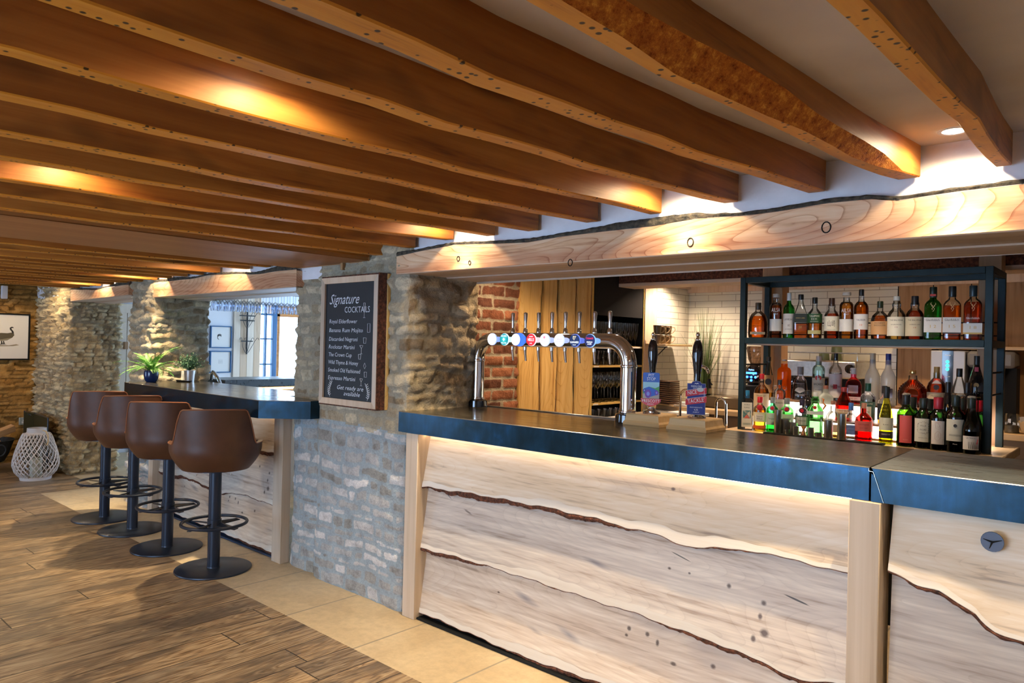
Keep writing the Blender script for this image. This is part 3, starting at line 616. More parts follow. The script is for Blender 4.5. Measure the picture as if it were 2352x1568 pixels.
# ------------------------------------------------------------------ bar fronts of waney-edged boards
def bar_front(label, x0, x1, edges, ztop, yb, posts, plinth=True, led=True, ply=.055):
    t = thing('panelled_bar_base', label, 'bar front', ((x0+x1)/2, yb, 0)); xc = (x0+x1)/2; n = int((x1-x0)/.025)
    tops = [ztop]+[e for e in edges]
    for k, e in enumerate(edges):
        ef = (lambda ee: (lambda x: float(np.interp(x, [p[0] for p in ee], [p[1] for p in ee]))+.0035*math.sin(x*23+k*2)+.002*math.sin(x*57)))(e)
        up = (lambda x: ztop) if k == 0 else (lambda x, pe=edges[k-1]: float(np.interp(x, [p[0] for p in pe], [p[1] for p in pe]))+.05)
        bm, bw = new(), new(); vs = []; NV = 7
        for i in range(n+1):
            x = x0+(x1-x0)*i/n; zb, zt = ef(x), up(x)
            for j in range(NV):
                s = j/(NV-1); s2 = s**.9
                vs.append((x-xc, ply*(1-s)-.001, zt+(zb-zt)*s2))
            vs.append((x-xc, .004, zb-.004)); vs.append((x-xc, .028, zb-.002))
        w = NV+2; fs = [(i*w+j, (i+1)*w+j, (i+1)*w+j+1, i*w+j+1) for i in range(n) for j in range(w-1)]
        add_faces(bm, vs, fs)
        for f in bm.faces: f.material_index = 1 if f.verts[0].index % w >= NV-2 and False else 0
        b = obj('waney_board', bm, m_board[k % 3], t)
        # pale sapwood margin and bark strip that follow the waney edge
        rg = random.Random(k+int(x0*10)); vs = []; vb = []
        for i in range(n*2+1):
            x = x0+(x1-x0)*i/n/2; z = ef(x); z2 = up(x); sl = ply/max(.1, (z2-z)); hgt = .028+.012*math.sin(x*3+k)+.008*math.sin(x*8)
            vs += [(x-xc, -.0022+hgt*sl*.95, z+hgt), (x-xc, -.0022, z+.002), (x-xc, .002, z-.003)]
            bh = max(.002, .011+.013*math.sin(x*2.3+k*2.2+.8)+.006*math.sin(x*9+k)+rg.uniform(-.003, .003)); vb += [(x-xc, .0, z), (x-xc, -.0035, z-bh*.4-.001), (x-xc, .004, z-bh-.002), (x-xc, .02, z-bh-.002)]
        m = n*2; add_faces(bw, vs, [(i*3+j, i*3+3+j, i*3+4+j, i*3+1+j) for i in range(m) for j in range(2)]); obj('sapwood', bw, m_sapwood, b)
        bk = new(); add_faces(bk, vb, [(i*4+j, i*4+4+j, i*4+5+j, i*4+1+j) for i in range(m) for j in range(3)]); obj('bark_edge', bk, m_bark, b)
    bm = new(); add_box(bm, x0-xc, x1-xc, ply+.005, ply+.03, 0, ztop); obj('backing', bm, m_blackm, t)
    if plinth: bm = new(); add_box(bm, x0-xc, x1-xc, -.022, ply+.01, .001, .012, .003); add_box(bm, x0-xc, x1-xc, .03, .04, 0, .06); obj('plinth', bm, m_blackm if ply > .05 else colour((.01, .035, .09), .4), t)
    for (a, b_, y0, y1) in posts:
        bm = new(); add_box(bm, a-xc, b_-xc, y0-yb, y1-yb, 0, CB-.001, .003); obj('post', bm, m_post, t)
    if led:
        bm = new(); add_box(bm, x0-xc, x1-xc, .012, .020, CB-.008, CB-.002); obj('light_strip', bm, m_led, t)
    return t
m_led = emis('warm_led', (1, .70, .42), 11)
E1 = [(-3.05, .716), (-2.588, .741), (-2.328, .745), (-2.125, .750), (-1.877, .748), (-1.665, .738), (-1.547, .735), (-1.41, .716), (-1.33, .722), (-1.248, .740), (-1.14, .753), (-.9, .750), (-.70, .745)]
E2 = [(-3.05, .383), (-2.655, .396), (-2.3, .396), (-1.9, .389), (-1.6, .387), (-1.4, .374), (-1.2, .366), (-1.06, .344), (-.95, .333), (-.86, .35), (-.70, .385)]
E3 = [(-3.05, .038), (-2.643, .031), (-2.3, .021), (-2.0, .030), (-1.8, .045), (-1.2, .03), (-.7, .035)]
bar_front('main bar front of pale waney-edged boards between two oak posts, lit from above', -3.004, -.789, [E1, E2, E3], CB, 2.635, [(-3.104, -3.004, 2.597, 2.72), (-.789, -.690, 2.602, 2.72)])
R1 = [(-.69, .790), (-.632, .775), (-.592, .760), (-.522, .749), (-.477, .728), (-.425, .705), (-.404, .682), (-.375, .668), (-.299, .655), (0, .62), (.5, .66), (1.2, .6), (2.6, .64)]
R2 = [(-.69, .03), (0, .035), (2.6, .03)]
bf = bar_front('right-hand bar front of bluish-grey waney boards with a split round knot', -.672, 2.58, [R1, R2], CB, 2.635, [], led=False)
p = at(2280, 1243, y=2.655); xk = p.x-bf.location.x
bm = new(); add_lathe(bm, [(.0, 0), (.030, 0), (.031, -.002), (.0, -.002)][:3], 20, Matrix.Translation((xk, .012, p.z)) @ Matrix.Rotation(PI/2, 4, 'X')); obj('knot', bm, colour((.10, .13, .20), .5), bf)
bm = new()
for a, l in ((.35, .027), (2.9, .024), (4.4, .022)): add_tube(bm, [(xk, .009, p.z), (xk+l*math.cos(a), .010, p.z+l*math.sin(a))], [.0032, .0008], 5)
obj('knot_crack', bm, m_blackm, bf)
LB1 = [(-6.5, .72), (-5.8, .73), (-5.2, .70), (-4.773, .715), (-4.49, .713)]
LB2 = [(-6.5, .346), (-6.267, .338), (-6.0, .364), (-5.8, .359), (-5.6, .345), (-5.45, .335), (-5.318, .324), (-5.1, .359), (-4.96, .367), (-4.81, .362), (-4.49, .352)]
LB3 = [(-6.5, .035), (-5.5, .03), (-4.49, .03)]
bar_front('left bar front of pale waney-edged boards behind the stools', -6.46, -4.49, [LB1, LB2, LB3], CB, 2.655, [(-6.55, -6.46, 2.60, 2.72), (-4.494, -4.38, 2.602, 2.67)], ply=.05)
# ------------------------------------------------------------------ bar stools
def smooth(a, b, t): t = min(1, max(0, (t-a)/(b-a))); return t*t*(3-2*t)
def make_stool(label, loc, rz):
    t = thing('bar_stool', label, 'bar stool', loc, rz, 'brown leather bar stools at the left counter')
    NU, NV, A = 65, 22, math.radians(128)
    def ztop(th):
        a = abs(math.degrees(th)); return .825+(1.042-.825)*(1-smooth(37, 62, a))+.012*math.cos(th*1.5)*(a < 40)-.03*smooth(95, 128, a)
    def R(z, th, inner):
        k = smooth(.655, .80, z); r = .205+.078*k**.5
        if z > .82: r += (z-.82)*.10
        a = abs(math.degrees(th)); r *= 1-.05*(1-smooth(0, 60, a))
        return r-(.028 if inner else 0)
    def pt(th, z, inner):
        r = R(z, th, inner); return (r*math.sin(th), -r*math.cos(th)*.94, z)
    bm = new(); rows = []
    for i in range(NU):
        th = -A+2*A*i/(NU-1); zt = ztop(th); row = []
        for j in range(NV): row.append(pt(th, .657+(zt-.657)*j/(NV-1), False))
        row.append(pt(th, zt+.006, False)[:2]+(zt+.007,)); q = pt(th, zt, True); row.append((q[0], q[1], zt+.007))
        for j in range(NV-1, -1, -1): row.append(pt(th, .70+(zt-.70)*j/(NV-1), True))
        rows.append(row)
    m = len(rows[0]); vs = [p for r in rows for p in r]; fs = [(i*m+j, (i+1)*m+j, (i+1)*m+j+1, i*m+j+1) for i in range(NU-1) for j in range(m-1)]
    for i in (0, NU-1):
        for j in range(NV): fs.append((i*m+j, i*m+j+1, i*m+m-2-j if m-2-j > j+1 else i*m+j+1, i*m+m-1-j))
    fs = [f for f in fs if len(set(f)) == 4]
    add_faces(bm, vs, fs); obj('backrest', bm, m_leather, t, angle=50)
    bm = new(); add_tube(bm, [tuple(a) for a in [(lambda th: (lambda q: (q[0]*1.003, q[1]*1.003, ztop(th)+.006))(pt(th, ztop(th), False)))(-A+2*A*i/90) for i in range(91)]], .0045, 6); obj('piping', bm, m_piping, t)
    bm = new(); add_lathe(bm, [(.01, .66), (.19, .66), (.205, .668), (.21, .70), (.235, .735), (.24, .775), (.225, .80), (.17, .812), (.01, .815)], 40, Matrix.Diagonal((1, .94, 1, 1))); obj('seat', bm, m_leather, t)
    bm = new(); add_lathe(bm, [(.0, .642), (.10, .642), (.13, .652), (.19, .655), (.19, .66), (0, .66)][1:-1], 24); obj('seat_plate', bm, m_black, t)
    bm = new(); add_cyl(bm, (0, 0, .012), (0, 0, .645), .0385, n=28); obj('column', bm, m_black, t)
    bm = new(); add_lathe(bm, [(.2355, .0), (.2375, .004), (.2355, .010), (.232, .012), (.04, .0135), (.0385, .02)], 56); obj('base_plate', bm, m_black, t)
    fr = thing('foot_ring', '', '', (0, 0, 0)); bpy.data.objects.remove(fr)
    bm = new(); add_tube(bm, [(.2*math.cos(a), .2*math.sin(a), .302) for a in [2*PI*i/48 for i in range(48)]], .0105, 8, True); ring = obj('foot_ring', bm, m_black, t)
    for k in range(4):
        a = PI/4+k*PI/2; bm = new(); c, s_ = math.cos(a), math.sin(a)
        add_faces(bm, [(c*.03-s_*w, s_*.03+c*w, .30+h) for w, h in ((-.018, -.018), (.018, .0), (.018, .005), (-.018, -.013))]+[(c*.198-s_*w, s_*.198+c*w, .285+h) for w, h in ((-.016, -.004), (.016, .0), (.016, .005), (-.016, .001))],
                  [(0, 1, 5, 4), (1, 2, 6, 5), (2, 3, 7, 6), (3, 0, 4, 7), (0, 3, 2, 1), (4, 5, 6, 7)]); obj('spoke', bm, m_black, ring)
    bm = new(); add_cyl(bm, (0, 0, .27), (0, 0, .325), .044, n=24); obj('collar', bm, m_black, ring)
    for s_ in (-1, 1): bm = new(); add_cyl(bm, (.10*s_, -.17, .650), (.10*s_, -.17, .640), .005, .004, 8); obj('glide', bm, m_steel, t)
    return t
for (x, y, face, la) in ((-4.589, 2.246, 60, 'nearest brown leather bar stool, its back squarely towards the room'),
                         (-5.271, 2.235, 48, 'third brown leather bar stool from the left, half hidden by the nearest one'),
                         (-5.943, 2.25, 64, 'second brown leather bar stool from the left, its wing overlapping the far one'),
                         (-6.488, 2.235, 57, 'farthest brown leather bar stool, leftmost of the four')):
    make_stool(la, (x, y, 0), math.radians(face))

# ------------------------------------------------------------------ chalkboard
bl, br_, tz, bz_ = -3.872, -3.310, 1.886, 1.122
t = thing('chalkboard', 'framed blackboard of signature cocktails in chalk hanging on the stone pillar', 'chalkboard', ((bl+br_)/2, 2.545, 1.12)); w = (br_-bl)/2; H = tz-bz_
bm = new(); add_box(bm, -w+.03, w-.03, .006, .02, .03, H-.03); obj('board', bm, m_board_black, t)
fw_ = .036
for (a, b, c, d, nm) in ((-w, -w+fw_, 0, H, 'v'), (w-fw_, w, 0, H, 'v'), (-w, w, H-fw_, H, 'h'), (-w, w, 0, fw_, 'h')):
    bm = new(); q = [(a, c), (b, c+(fw_ if b < 0 else 0)), (b, d-(fw_ if b < 0 else 0)), (a, d)] if nm == 'v' and a < 0 else [(a, c+fw_), (b, c), (b, d), (a, d-fw_)] if nm == 'v' else ([(a+fw_, c), (b-fw_, c), (b, d), (a, d)] if c > .3 else [(a, c), (b, c), (b-fw_, d), (a+fw_, d)])
    add_prism(bm, q, -.006, .02, 'xz'); obj('frame_rail', bm, m_frame_oak if nm == 'h' else m_post, t)
for (a, b, c, d) in ((w, w+.006, -.006, H+.01), (-w-.004, -w, -.004, H+.004), (-w, w+.004, H, H+.008), (-w, w+.004, -.008, 0)):
    bm = new(); add_box(bm, a, b, -.004, .075, c, d, .002); obj('bark_edge', bm, m_bark, t)
bm = new(); add_box(bm, w+.005, w+.011, .055, .078, -.006, H+.008, .001); obj('backing_strip', bm, m_pine, t)
Y = .004
def ck(s, size, x, z, **k): return text(s, size, m_chalk, t, (x, Y, z), name='chalk_writing', **k)
ck('Signature', .086, -.06, H-.135, shear=.45, width=.30)
ck('COCKTAILS', .050, .075, H-.198, width=.245)
for i, (s_, z, wd) in enumerate((('Royal Elderflower', .478, .30), ('Banana Rum Mojito', .425, .36), ('Discarded Negroni', .372, .31), ('Rockstar Martini', .325, .28), ('The Crown Cup', .278, .25), ('Wild Thyme & Honey', .232, .32), ('Smoked Old Fashioned', .185, .345), ('Espresso Martini', .138, .295))):
    o = ck(s_, .034, -.205, z+.02, shear=.15, align='LEFT', width=wd*.94)
ck('Get ready are', .036, .02, .104, shear=.3, width=.26); ck('available', .036, .04, .070, shear=.3, width=.16)
def stroke(pts, r=.0012):
    bm = new(); add_tube(bm, [(x, Y+.001, z) for x, z in pts], r, 4); return bm
gl_ = [((.145, .56), [(-.008, .045), (-.006, .0), (.006, .0), (.008, .045), (-.008, .045)], .04), ((.19, .455), [(-.012, -.02), (-.012, .03), (.012, .03), (.012, -.02), (-.012, -.02)], 0), ((.155, .385), [(-.014, .018), (-.010, -.014), (.010, -.014), (.014, .018), (-.014, .018)], 0),
       ((.125, .34), [(-.016, .018), (0, .0), (.016, .018), (-.016, .018)], .03), ((.11, .29), [(-.012, .016), (-.008, -.012), (.008, -.012), (.012, .016), (-.012, .016)], 0), ((.16, .24), [(-.010, .0), (0, .018), (.012, 0), (0, -.016), (-.010, .0)], 0), ((.17, .19), [(-.012, .016), (-.010, -.014), (.010, -.014), (.012, .016), (-.012, .016)], 0), ((.13, .15), [(-.012, .016), (-.004, .0), (.004, 0), (.012, .016), (-.012, .016)], .025)]
for (x, z), pl, stem in gl_:
    bm = stroke([(x+a, z+b) for a, b in pl])
    if stem: add_tube(bm, [(x, Y+.001, z), (x, Y+.001, z-stem)], .001, 4); add_tube(bm, [(x-.010, Y+.001, z-stem), (x+.010, Y+.001, z-stem)], .001, 4)
    obj('chalk_glass_sketch', bm, m_chalk, t)
for sx in (-1, 1):
    bm = new(); st = [(sx*.20+sx*.012*math.sin(i*.5)+(.02 if sx < 0 else -.01), .042+i*.011) for i in range(9)]; add_tube(bm, [(x, Y+.001, z) for x, z in st], .001, 4)
    for i, (x, z) in enumerate(st[1:]):
        for d in (-1, 1): add_tube(bm, [(x, Y+.001, z), (x+d*.014, Y+.001, z+.009)], [.0014, .0022], 4)
    obj('chalk_sprig', bm, m_chalk, t)
# small timber blocks on the pillar above
bm = new(); add_box(bm, -.012, .012, -.012, .01, -.03, .03, .002); o = obj('wooden_wedge', bm, m_clad, loc=(at(788, 602, y=2.6).x, 2.6, at(788, 609, y=2.6).z)); tag(o, 'small wooden wedge in the stonework just above the chalkboard', 'wedge')

# ------------------------------------------------------------------ things by the duck picture wall
def framed(name, label, x, y0, y1, z0, z1, fm, fw, art, group=None, mount=m_paper):
    """a picture on a wall that faces +x"""
    t = thing(name, label, 'picture', (x, (y0+y1)/2, z0), PI/2, group); w, h = (y1-y0)/2, z1-z0
    bm = new(); add_box(bm, -w+fw*.6, w-fw*.6, .004, .014, fw*.6, h-fw*.6); obj('print', bm, mount, t)
    for (a, b, c, d) in ((-w, -w+fw, 0, h), (w-fw, w, 0, h), (-w+fw, w-fw, 0, fw), (-w+fw, w-fw, h-fw, h)):
        bm = new(); add_box(bm, a, b, -.012, .03, c, d, .002); obj('frame_rail', bm, fm, t)
    bm = new(); art(bm, w, h); obj('drawing', bm, [m_print, colour((.10, .085, .05)), colour((.30, .26, .18))], t, flatshade=True); return t
def blob(bm, pts, mi=0, y=.003): add_faces(bm, [(x, y, z) for x, z in pts], [tuple(range(len(pts)))], None, mi)
def duck(bm, w, h):
    cx, cz, s = .035, h*.50, .001
    body = [(-150, 0), (-120, 30), (-60, 42), (0, 40), (40, 48), (60, 40), (70, 20), (50, -10), (0, -42), (-60, -50), (-110, -30)]
    blob(bm, [(cx+a*s, cz+b*s) for a, b in body], 1); blob(bm, [(cx+a*s, cz+b*s) for a, b in ((-100, -28), (-60, -46), (0, -38), (40, -12), (-10, -22), (-60, -34))], 2, .0025)
    neck = [(48, 38), (40, 62), (24, 82), (22, 104), (40, 116), (58, 112), (88, 98), (60, 100), (48, 102), (38, 98), (42, 86), (60, 64), (66, 36)]
    for i in range(len(neck)//2-1): blob(bm, [(cx+neck[i][0]*s, cz+neck[i][1]*s), (cx+neck[i+1][0]*s, cz+neck[i+1][1]*s), (cx+neck[-i-2][0]*s, cz+neck[-i-2][1]*s), (cx+neck[-i-1][0]*s, cz+neck[-i-1][1]*s)], 0)
    for q in ((-60, -50), (-40, -50)): blob(bm, [(cx+(q[0]+a)*s, cz+(q[1]+b)*s) for a, b in ((0, 0), (10, 0), (18, -34), (38, -40), (-14, -40), (2, -30))], 0)
    blob(bm, [(cx+a*s, cz+b*s) for a, b in ((-130, -96), (20, -100), (90, -86), (120, -96), (60, -108), (-60, -112))], 2)
    blob(bm, [(cx+a*s, cz+b*s) for a, b in ((-170, -70), (-90, -78), (-50, -92), (-160, -98))], 1)
framed('framed_picture', 'black-framed print of a standing duck on the lamplit stone wall', -9.95, 2.05, 2.568, 1.195, 1.735, m_blackm, .016, duck)
t = thing('double_socket', 'grey double plug socket low on the lamplit stone wall', 'socket', (-9.955, 2.56, .435), PI/2)
bm = new(); add_box(bm, -.075, .075, -.006, .02, 0, .086, .003); obj('plate', bm, colour((.42, .46, .42), .4, .3), t)
for s_ in (-1, 1):
    bm = new(); add_box(bm, .038*s_-.014, .038*s_+.014, -.0085, -.006, .018, .04); add_box(bm, .038*s_-.004, .038*s_+.004, -.0085, -.006, .045, .058); obj('socket_holes', bm, m_paper, t)
bm = new(); add_box(bm, -.014, .014, -.010, -.006, .055, .078, .001); obj('switch', bm, m_paper, t)
bm = new(); add_box(bm, -.03, .03, -.03, .02, -.10, .05, .006); o = obj('wall_sensor', bm, m_white, loc=(-9.94, 2.30, 2.0)); o.rotation_euler = (0, 0, PI/2); tag(o, 'small white alarm sensor box high on the lamplit stone wall', 'sensor')
t = thing('fire_screen', 'two-leaf black metal fire screen standing open against the far pillar', 'fire screen', (-9.82, 2.44, 0))
for (p0, p1) in (((0, .06), (.30, .085)), ((.30, .085), (.98, .03))):
    bm = new(); d = Vector((p1[0]-p0[0], p1[1]-p0[1], 0)); L = d.length; M = Matrix.Translation((p0[0], p0[1], 0)) @ Matrix.Rotation(math.atan2(d.y, d.x), 4, 'Z')
    add_box(bm, 0, L, -.006, .006, .01, .60, .002, M); o = obj('leaf', bm, colour((.010, .018, .008), .4), t)
    bm = new(); add_tube(bm, [M @ Vector(q) for q in ((0, 0, .01), (0, 0, .61), (L, 0, .61), (L, 0, .01))], .007, 6); obj('leaf_rim', bm, m_black, t)
bm = new(); add_tube(bm, [(.28, .04, .585), (.29, .02, .60), (.32, .02, .60), (.33, .04, .585)], .006, 6); obj('handle', bm, m_black, t)
# woven lantern
t = thing('woven_lantern', 'white woven bamboo lantern with a rope handle on the floor by the far pillar', 'lantern', (-8.70, 2.33, 0))
prof = [(.12, .02), (.15, .035), (.185, .08), (.207, .15), (.205, .20), (.185, .29), (.160, .37), (.137, .44), (.118, .475), (.095, .487)]
def lr(z): return float(np.interp(z, [p[1] for p in prof], [p[0] for p in prof]))
bm = new()
for k in range(26):
    for d in (-1, 1):
        pts = []
        for i in range(19):
            z = .03+(.475-.03)*i/18; a = 2*PI*k/26+d*i/18*1.55; r = lr(z)+d*.0015; pts.append((r*math.cos(a), r*math.sin(a), z))
        add_tube(bm, pts, .0052, 4, flat=.5)
obj('woven_shade', bm, colour((.62, .58, .56), .5), t)
bm = new(); add_lathe(bm, [(.12, .0), (.14, .0), (.145, .03), (.13, .035), (.12, .0)], 30, capb=False, capt=False); add_lathe(bm, [(.0, .004), (.13, .004), (.13, .008)][1:], 30); obj('base_ring', bm, colour((.62, .58, .56), .5), t)
bm = new(); add_lathe(bm, [(.118, .47), (.09, .487), (.088, .53), (.083, .53), (.085, .485), (.11, .468)], 30, capb=False, capt=False); obj('collar', bm, colour((.50, .47, .46), .5), t)
bm = new(); add_tube(bm, [(.09, .03, .51), (.12, .05, .50), (.15, .06, .46), (.165, .06, .40), (.16, .05, .36)], .008, 7); obj('rope_handle', bm, colour((.50, .36, .20), .8), t)
t = thing('pillar_candle', 'cream pillar candle in a glass cylinder inside the woven lantern', 'candle', (-8.70, 2.33, .008))
bm = new(); add_lathe(bm, [(.0, 0), (.055, 0), (.055, .20), (.05, .205)][1:], 20); obj('wax', bm, m_candle, t)
bm = new(); add_lathe(bm, [(.066, 0), (.066, .33)], 20, capb=False, capt=False); obj('glass_cylinder', bm, m_clear, t)
# log bucket
t = thing('log_bucket', 'black cast-iron log bucket on clawed feet at the left edge', 'log bucket', (-9.42, 2.06, 0))
bm = new(); add_lathe(bm, [(.12, .10), (.16, .12), (.20, .20), (.225, .29), (.245, .345), (.252, .35), (.245, .355), (.22, .30), (.19, .20), (.14, .13)], 30, capt=True); obj('tub', bm, m_cast, t)
for k in range(3):
    a = .3+2*PI*k/3; c, s_ = math.cos(a), math.sin(a); bm = new(); add_tube(bm, [(c*.15, s_*.15, .14), (c*.165, s_*.165, .09), (c*.15, s_*.15, .05), (c*.17, s_*.17, .015), (c*.20, s_*.20, .012)], [.016, .014, .010, .013, .012], 7); obj('foot', bm, m_cast, t)
bm = new(); add_tube(bm, [(.262+.012*math.sin(a), .06+.05*math.cos(a), .26+.06*math.sin(a)) for a in [2*PI*i/20 for i in range(20)]], .007, 6, True); obj('ring_handle', bm, m_cast, t)
for (x, y, z, a, b, r, la) in ((-9.50, 1.98, .40, .5, 1.2, .045, 'split log with reddish bark leaning out of the log bucket'), (-9.35, 2.10, .33, 1.8, 1.45, .04, 'pale split log lying low in the log bucket'), (-9.45, 2.19, .42, .5, 1.35, .04, 'split log at the back of the log bucket')):
    bm = new(); add_prism(bm, [(r, -r), (r*1.1, r*.7), (-r*.2, r*1.1), (-r, 0)], -.14, .14, 'xz'); o = obj('firewood_log', bm, m_log, loc=(x, y, z)); o.rotation_euler = (.25, 0, a); tag(o, la, 'log')

# ------------------------------------------------------------------ on the left counter
def pot(name, label, loc, r, h, mat, rib=0):
    t = thing(name, label, 'potted plant', loc); bm = new(); n = 48
    pr = [(r*.62, 0), (r*.70, .004), (r*.9, h*.25), (r, h*.5), (r*.99, h*.85), (r*.94, h), (r*.86, h), (r*.86, h*.8)] if rib else [(r*.75, 0), (r*.8, 0), (r, h), (r*.92, h), (r*.9, h*.85)]
    vs, fs = [], []
    for (rr, z) in pr:
        for k in range(n):
            a = 2*PI*k/n; q = rr*(1-(.035 if rib and k % 2 else 0)); vs.append((q*math.cos(a), q*math.sin(a), z))
    for j in range(len(pr)-1):
        for k in range(n): k2 = (k+1) % n; fs.append((j*n+k, j*n+k2, (j+1)*n+k2, (j+1)*n+k))
    fs += [tuple(range(n-1, -1, -1)), tuple((len(pr)-1)*n+k for k in range(n))]; add_faces(bm, vs, fs); obj('pot', bm, mat, t); return t
m_leaf = plain('fern_green', (.10, .30, .035), .5, var=.4, bscale=30); m_leaf2 = plain('grey_green_foliage', (.09, .20, .10), .55, var=.4, bscale=40)
t = pot('potted_fern', 'bright green fern in a ribbed dark blue pot on the left counter', (-6.36, 2.53, CT), .058, .098, plain('blue_glaze', (.012, .03, .12), .12, 0, .6), 1)
rg = random.Random(4); bm = new()
for k in range(40):
    a = 2*PI*k/40*1.618*6+rg.uniform(-.2, .2); up = rg.uniform(.35, 1.25); L = rg.uniform(.17, .26) if k % 5 else .33; px_, py_, pz_ = 0, 0, .09; q = up; pts = []
    for i in range(13): pts.append((px_, py_, pz_)); px_ += math.cos(a)*math.cos(q)*L/12; py_ += math.sin(a)*math.cos(q)*L/12; pz_ += math.sin(q)*L/12; q -= .085+.02*(1.3-up)
    add_tube(bm, pts, .0011, 3)
    for i in range(1, 13):
        c = Vector(pts[i]); d = (Vector(pts[i])-Vector(pts[i-1])).normalized(); s_ = d.cross(Vector((0, 0, 1))).normalized(); l = .026*math.sin(PI*(i/13)**.8)+.004
        for m_ in range(2):
            cc = c-d*(L/12)*.5*m_
            for sg in (-1, 1):
                e = cc+s_*sg*l+d*l*.45-Vector((0, 0, .003)); add_faces(bm, [cc, cc+s_*sg*l*.5+d*(l*.22+.0035), e, cc+s_*sg*l*.55+d*(l*.22-.003)], [(0, 1, 2, 3)])
obj('fronds', bm, m_leaf, t, flatshade=True)
t = pot('potted_plant', 'small grey-green bushy plant in a silver pot beside the fern', (-6.24, 2.80, CT), .045, .10, plain('silver_pot', (.55, .52, .50), .35, .7))
bm = new()
for k in range(150):
    a = rg.uniform(0, 2*PI); e = rg.uniform(.2, 1.5); R_ = rg.uniform(.08, .15); c0 = Vector((0, 0, .10)); tip = c0+Vector((math.cos(a)*math.cos(e), math.sin(a)*math.cos(e), math.sin(e)*1.05))*R_
    add_tube(bm, [c0, (c0+tip)/2+Vector((0, 0, .008)), tip], .0009, 3)
    for i in range(6):
        c = c0.lerp(tip, .35+i*.13); d = Vector((rg.uniform(-1, 1), rg.uniform(-1, 1), rg.uniform(-.3, 1))).normalized(); s_ = d.orthogonal().normalized()*.0045; add_faces(bm, [c-s_*.3, c+d*.009-s_, c+d*.017, c+d*.009+s_], [(0, 1, 2, 3)])
obj('foliage', bm, m_leaf2, t, flatshade=True)
bm = new(); add_lathe(bm, [(.02, 0), (.024, 0), (.024, .075), (.02, .078)][1:], 16); o = obj('small_candle', bm, m_candle, loc=(-6.34, 2.80, CT+.012)); tag(o, 'short cream candle on the dark tray between the two plants', 'candle')
bm = new(); add_lathe(bm, [(.10, 0), (.115, .012), (.105, .012), (.098, .005)], 30, capt=True); o = obj('serving_tray', bm, m_blackm, loc=(-6.30, 2.78, CT)); o.scale = (1, .45, 1); tag(o, 'low black oval tray under the candle on the left counter', 'tray')

# ------------------------------------------------------------------ the room behind the left opening
def art1(bm, w, h):
    for i in range(5): add_tube(bm, [(-.02+.03*math.cos(a), .003, h*.5+.028*math.sin(a)+i*.006-.01) for a in [PI*.2+j*.35 for j in range(12-i)]], .0022, 3)
def art2(bm, w, h):
    for i in range(6):
        for j in range(5): add_box(bm, -.03+i*.011, -.024+i*.011, .0025, .004, h*.43+j*.011, h*.437+j*.011)
framed('framed_picture', 'upper of two small blue-framed prints on the white wall beyond the left opening', -9.97, 4.755, 5.065, 1.365, 1.678, m_bluepaint, .014, art1, 'blue-framed prints')
framed('framed_picture', 'lower of two small blue-framed prints on the white wall beyond the left opening', -9.97, 4.755, 5.065, 1.015, 1.325, m_bluepaint, .014, art2, 'blue-framed prints')
for k in range(4):
    bm = new(); a = 5.10+k*.104; add_box(bm, -10.0, -9.972, a, a+.102, .9, 2.2, .002); o = struct('trim_%d' % (5+k), bm, m_frame_oak if k % 2 else m_paledoor, 'pale board behind the iron coat rack')
t = thing('coat_rack', 'wrought iron wall coat rack with curled hooks on the pale boards', 'coat rack', (-9.96, 5.285, 1.28), PI/2)
bm = new(); add_cyl(bm, (0, -.02, .0), (0, -.02, .655), .011, n=8); obj('upright', bm, m_cast, t)
for (z, w) in ((.56, .12), (.49, .11), (.19, .09)):
    bm = new(); add_box(bm, -w, w, -.026, -.018, z-.008, z+.008); obj('crossbar', bm, m_cast, t)
for (z, n_) in ((.56, 4), (.19, 4)):
    for i in range(n_):
        x = (i-(n_-1)/2)*.06; s_ = 1 if x > 0 else -1; bm = new()
        add_tube(bm, [(x*.2, -.02, z-.17), (x*.8, -.03, z-.08), (x*1.1, -.06, z), (x*1.25+.01*s_, -.09, z+.05), (x*1.25+.03*s_, -.09, z+.045), (x*1.25+.035*s_, -.09, z+.02)], .0035, 5); obj('hook', bm, m_cast, t)
# blue-painted glazed door and window beyond
t = struct('window_1', new(), m_bluepaint, 'blue painted glazed doors looking outside')
for (a, b, c, d) in ((5.515, 5.53, .35, 2.02), (5.73, 5.80, .35, 2.02), (5.61, 5.632, .35, 2.02), (5.515, 5.73, 1.865, 1.89), (5.515, 5.73, 1.50, 1.52), (5.515, 5.73, 1.12, 1.14), (5.515, 5.73, .9, .93), (7.4, 7.5, .35, 2.02), (8.7, 8.8, .35, 2.02)):
    bm = new(); add_box(bm, -10.06, -10.0, a, b, c, d, .003); obj('glazing_bar', bm, m_bluepaint, t)
bm = new(); add_box(bm, -10.035, -10.03, 5.53, 5.73, .35, 2.02); obj('pane', bm, m_clear, t)
for (a, b, c, d) in ((5.80, 8.7, 1.86, 2.06), (5.88, 5.95, .9, 1.9)):
    bm = new(); add_box(bm, -10.3, -10.18, a, b, c, d, .003); o = struct('trim_%d' % (20+int(a*10) % 7), bm, m_joist_side[1], 'timber frame outside the glazed doors')
# pale door seen through the far doorway
t = struct('door_1', new(), m_paledoor, 'pale oak door through the far doorway')
for (a, b, c, d, dx) in ((3.30, 3.42, 0, 1.92, 0), (3.76, 3.90, 0, 1.92, 0), (3.30, 3.90, 1.80, 1.92, -.001), (3.42, 3.645, .1, 1.80, -.012), (3.652, 3.76, .1, 1.80, -.012)):
    bm = new(); add_box(bm, -9.99, -9.95+dx, a, b, c, d, .002); obj('panel', bm, m_paledoor, t)
bm = new(); add_box(bm, -9.95, -9.90, 3.60, 3.645, 1.335, 1.43, .004); obj('door_handle', bm, m_backpost, t)
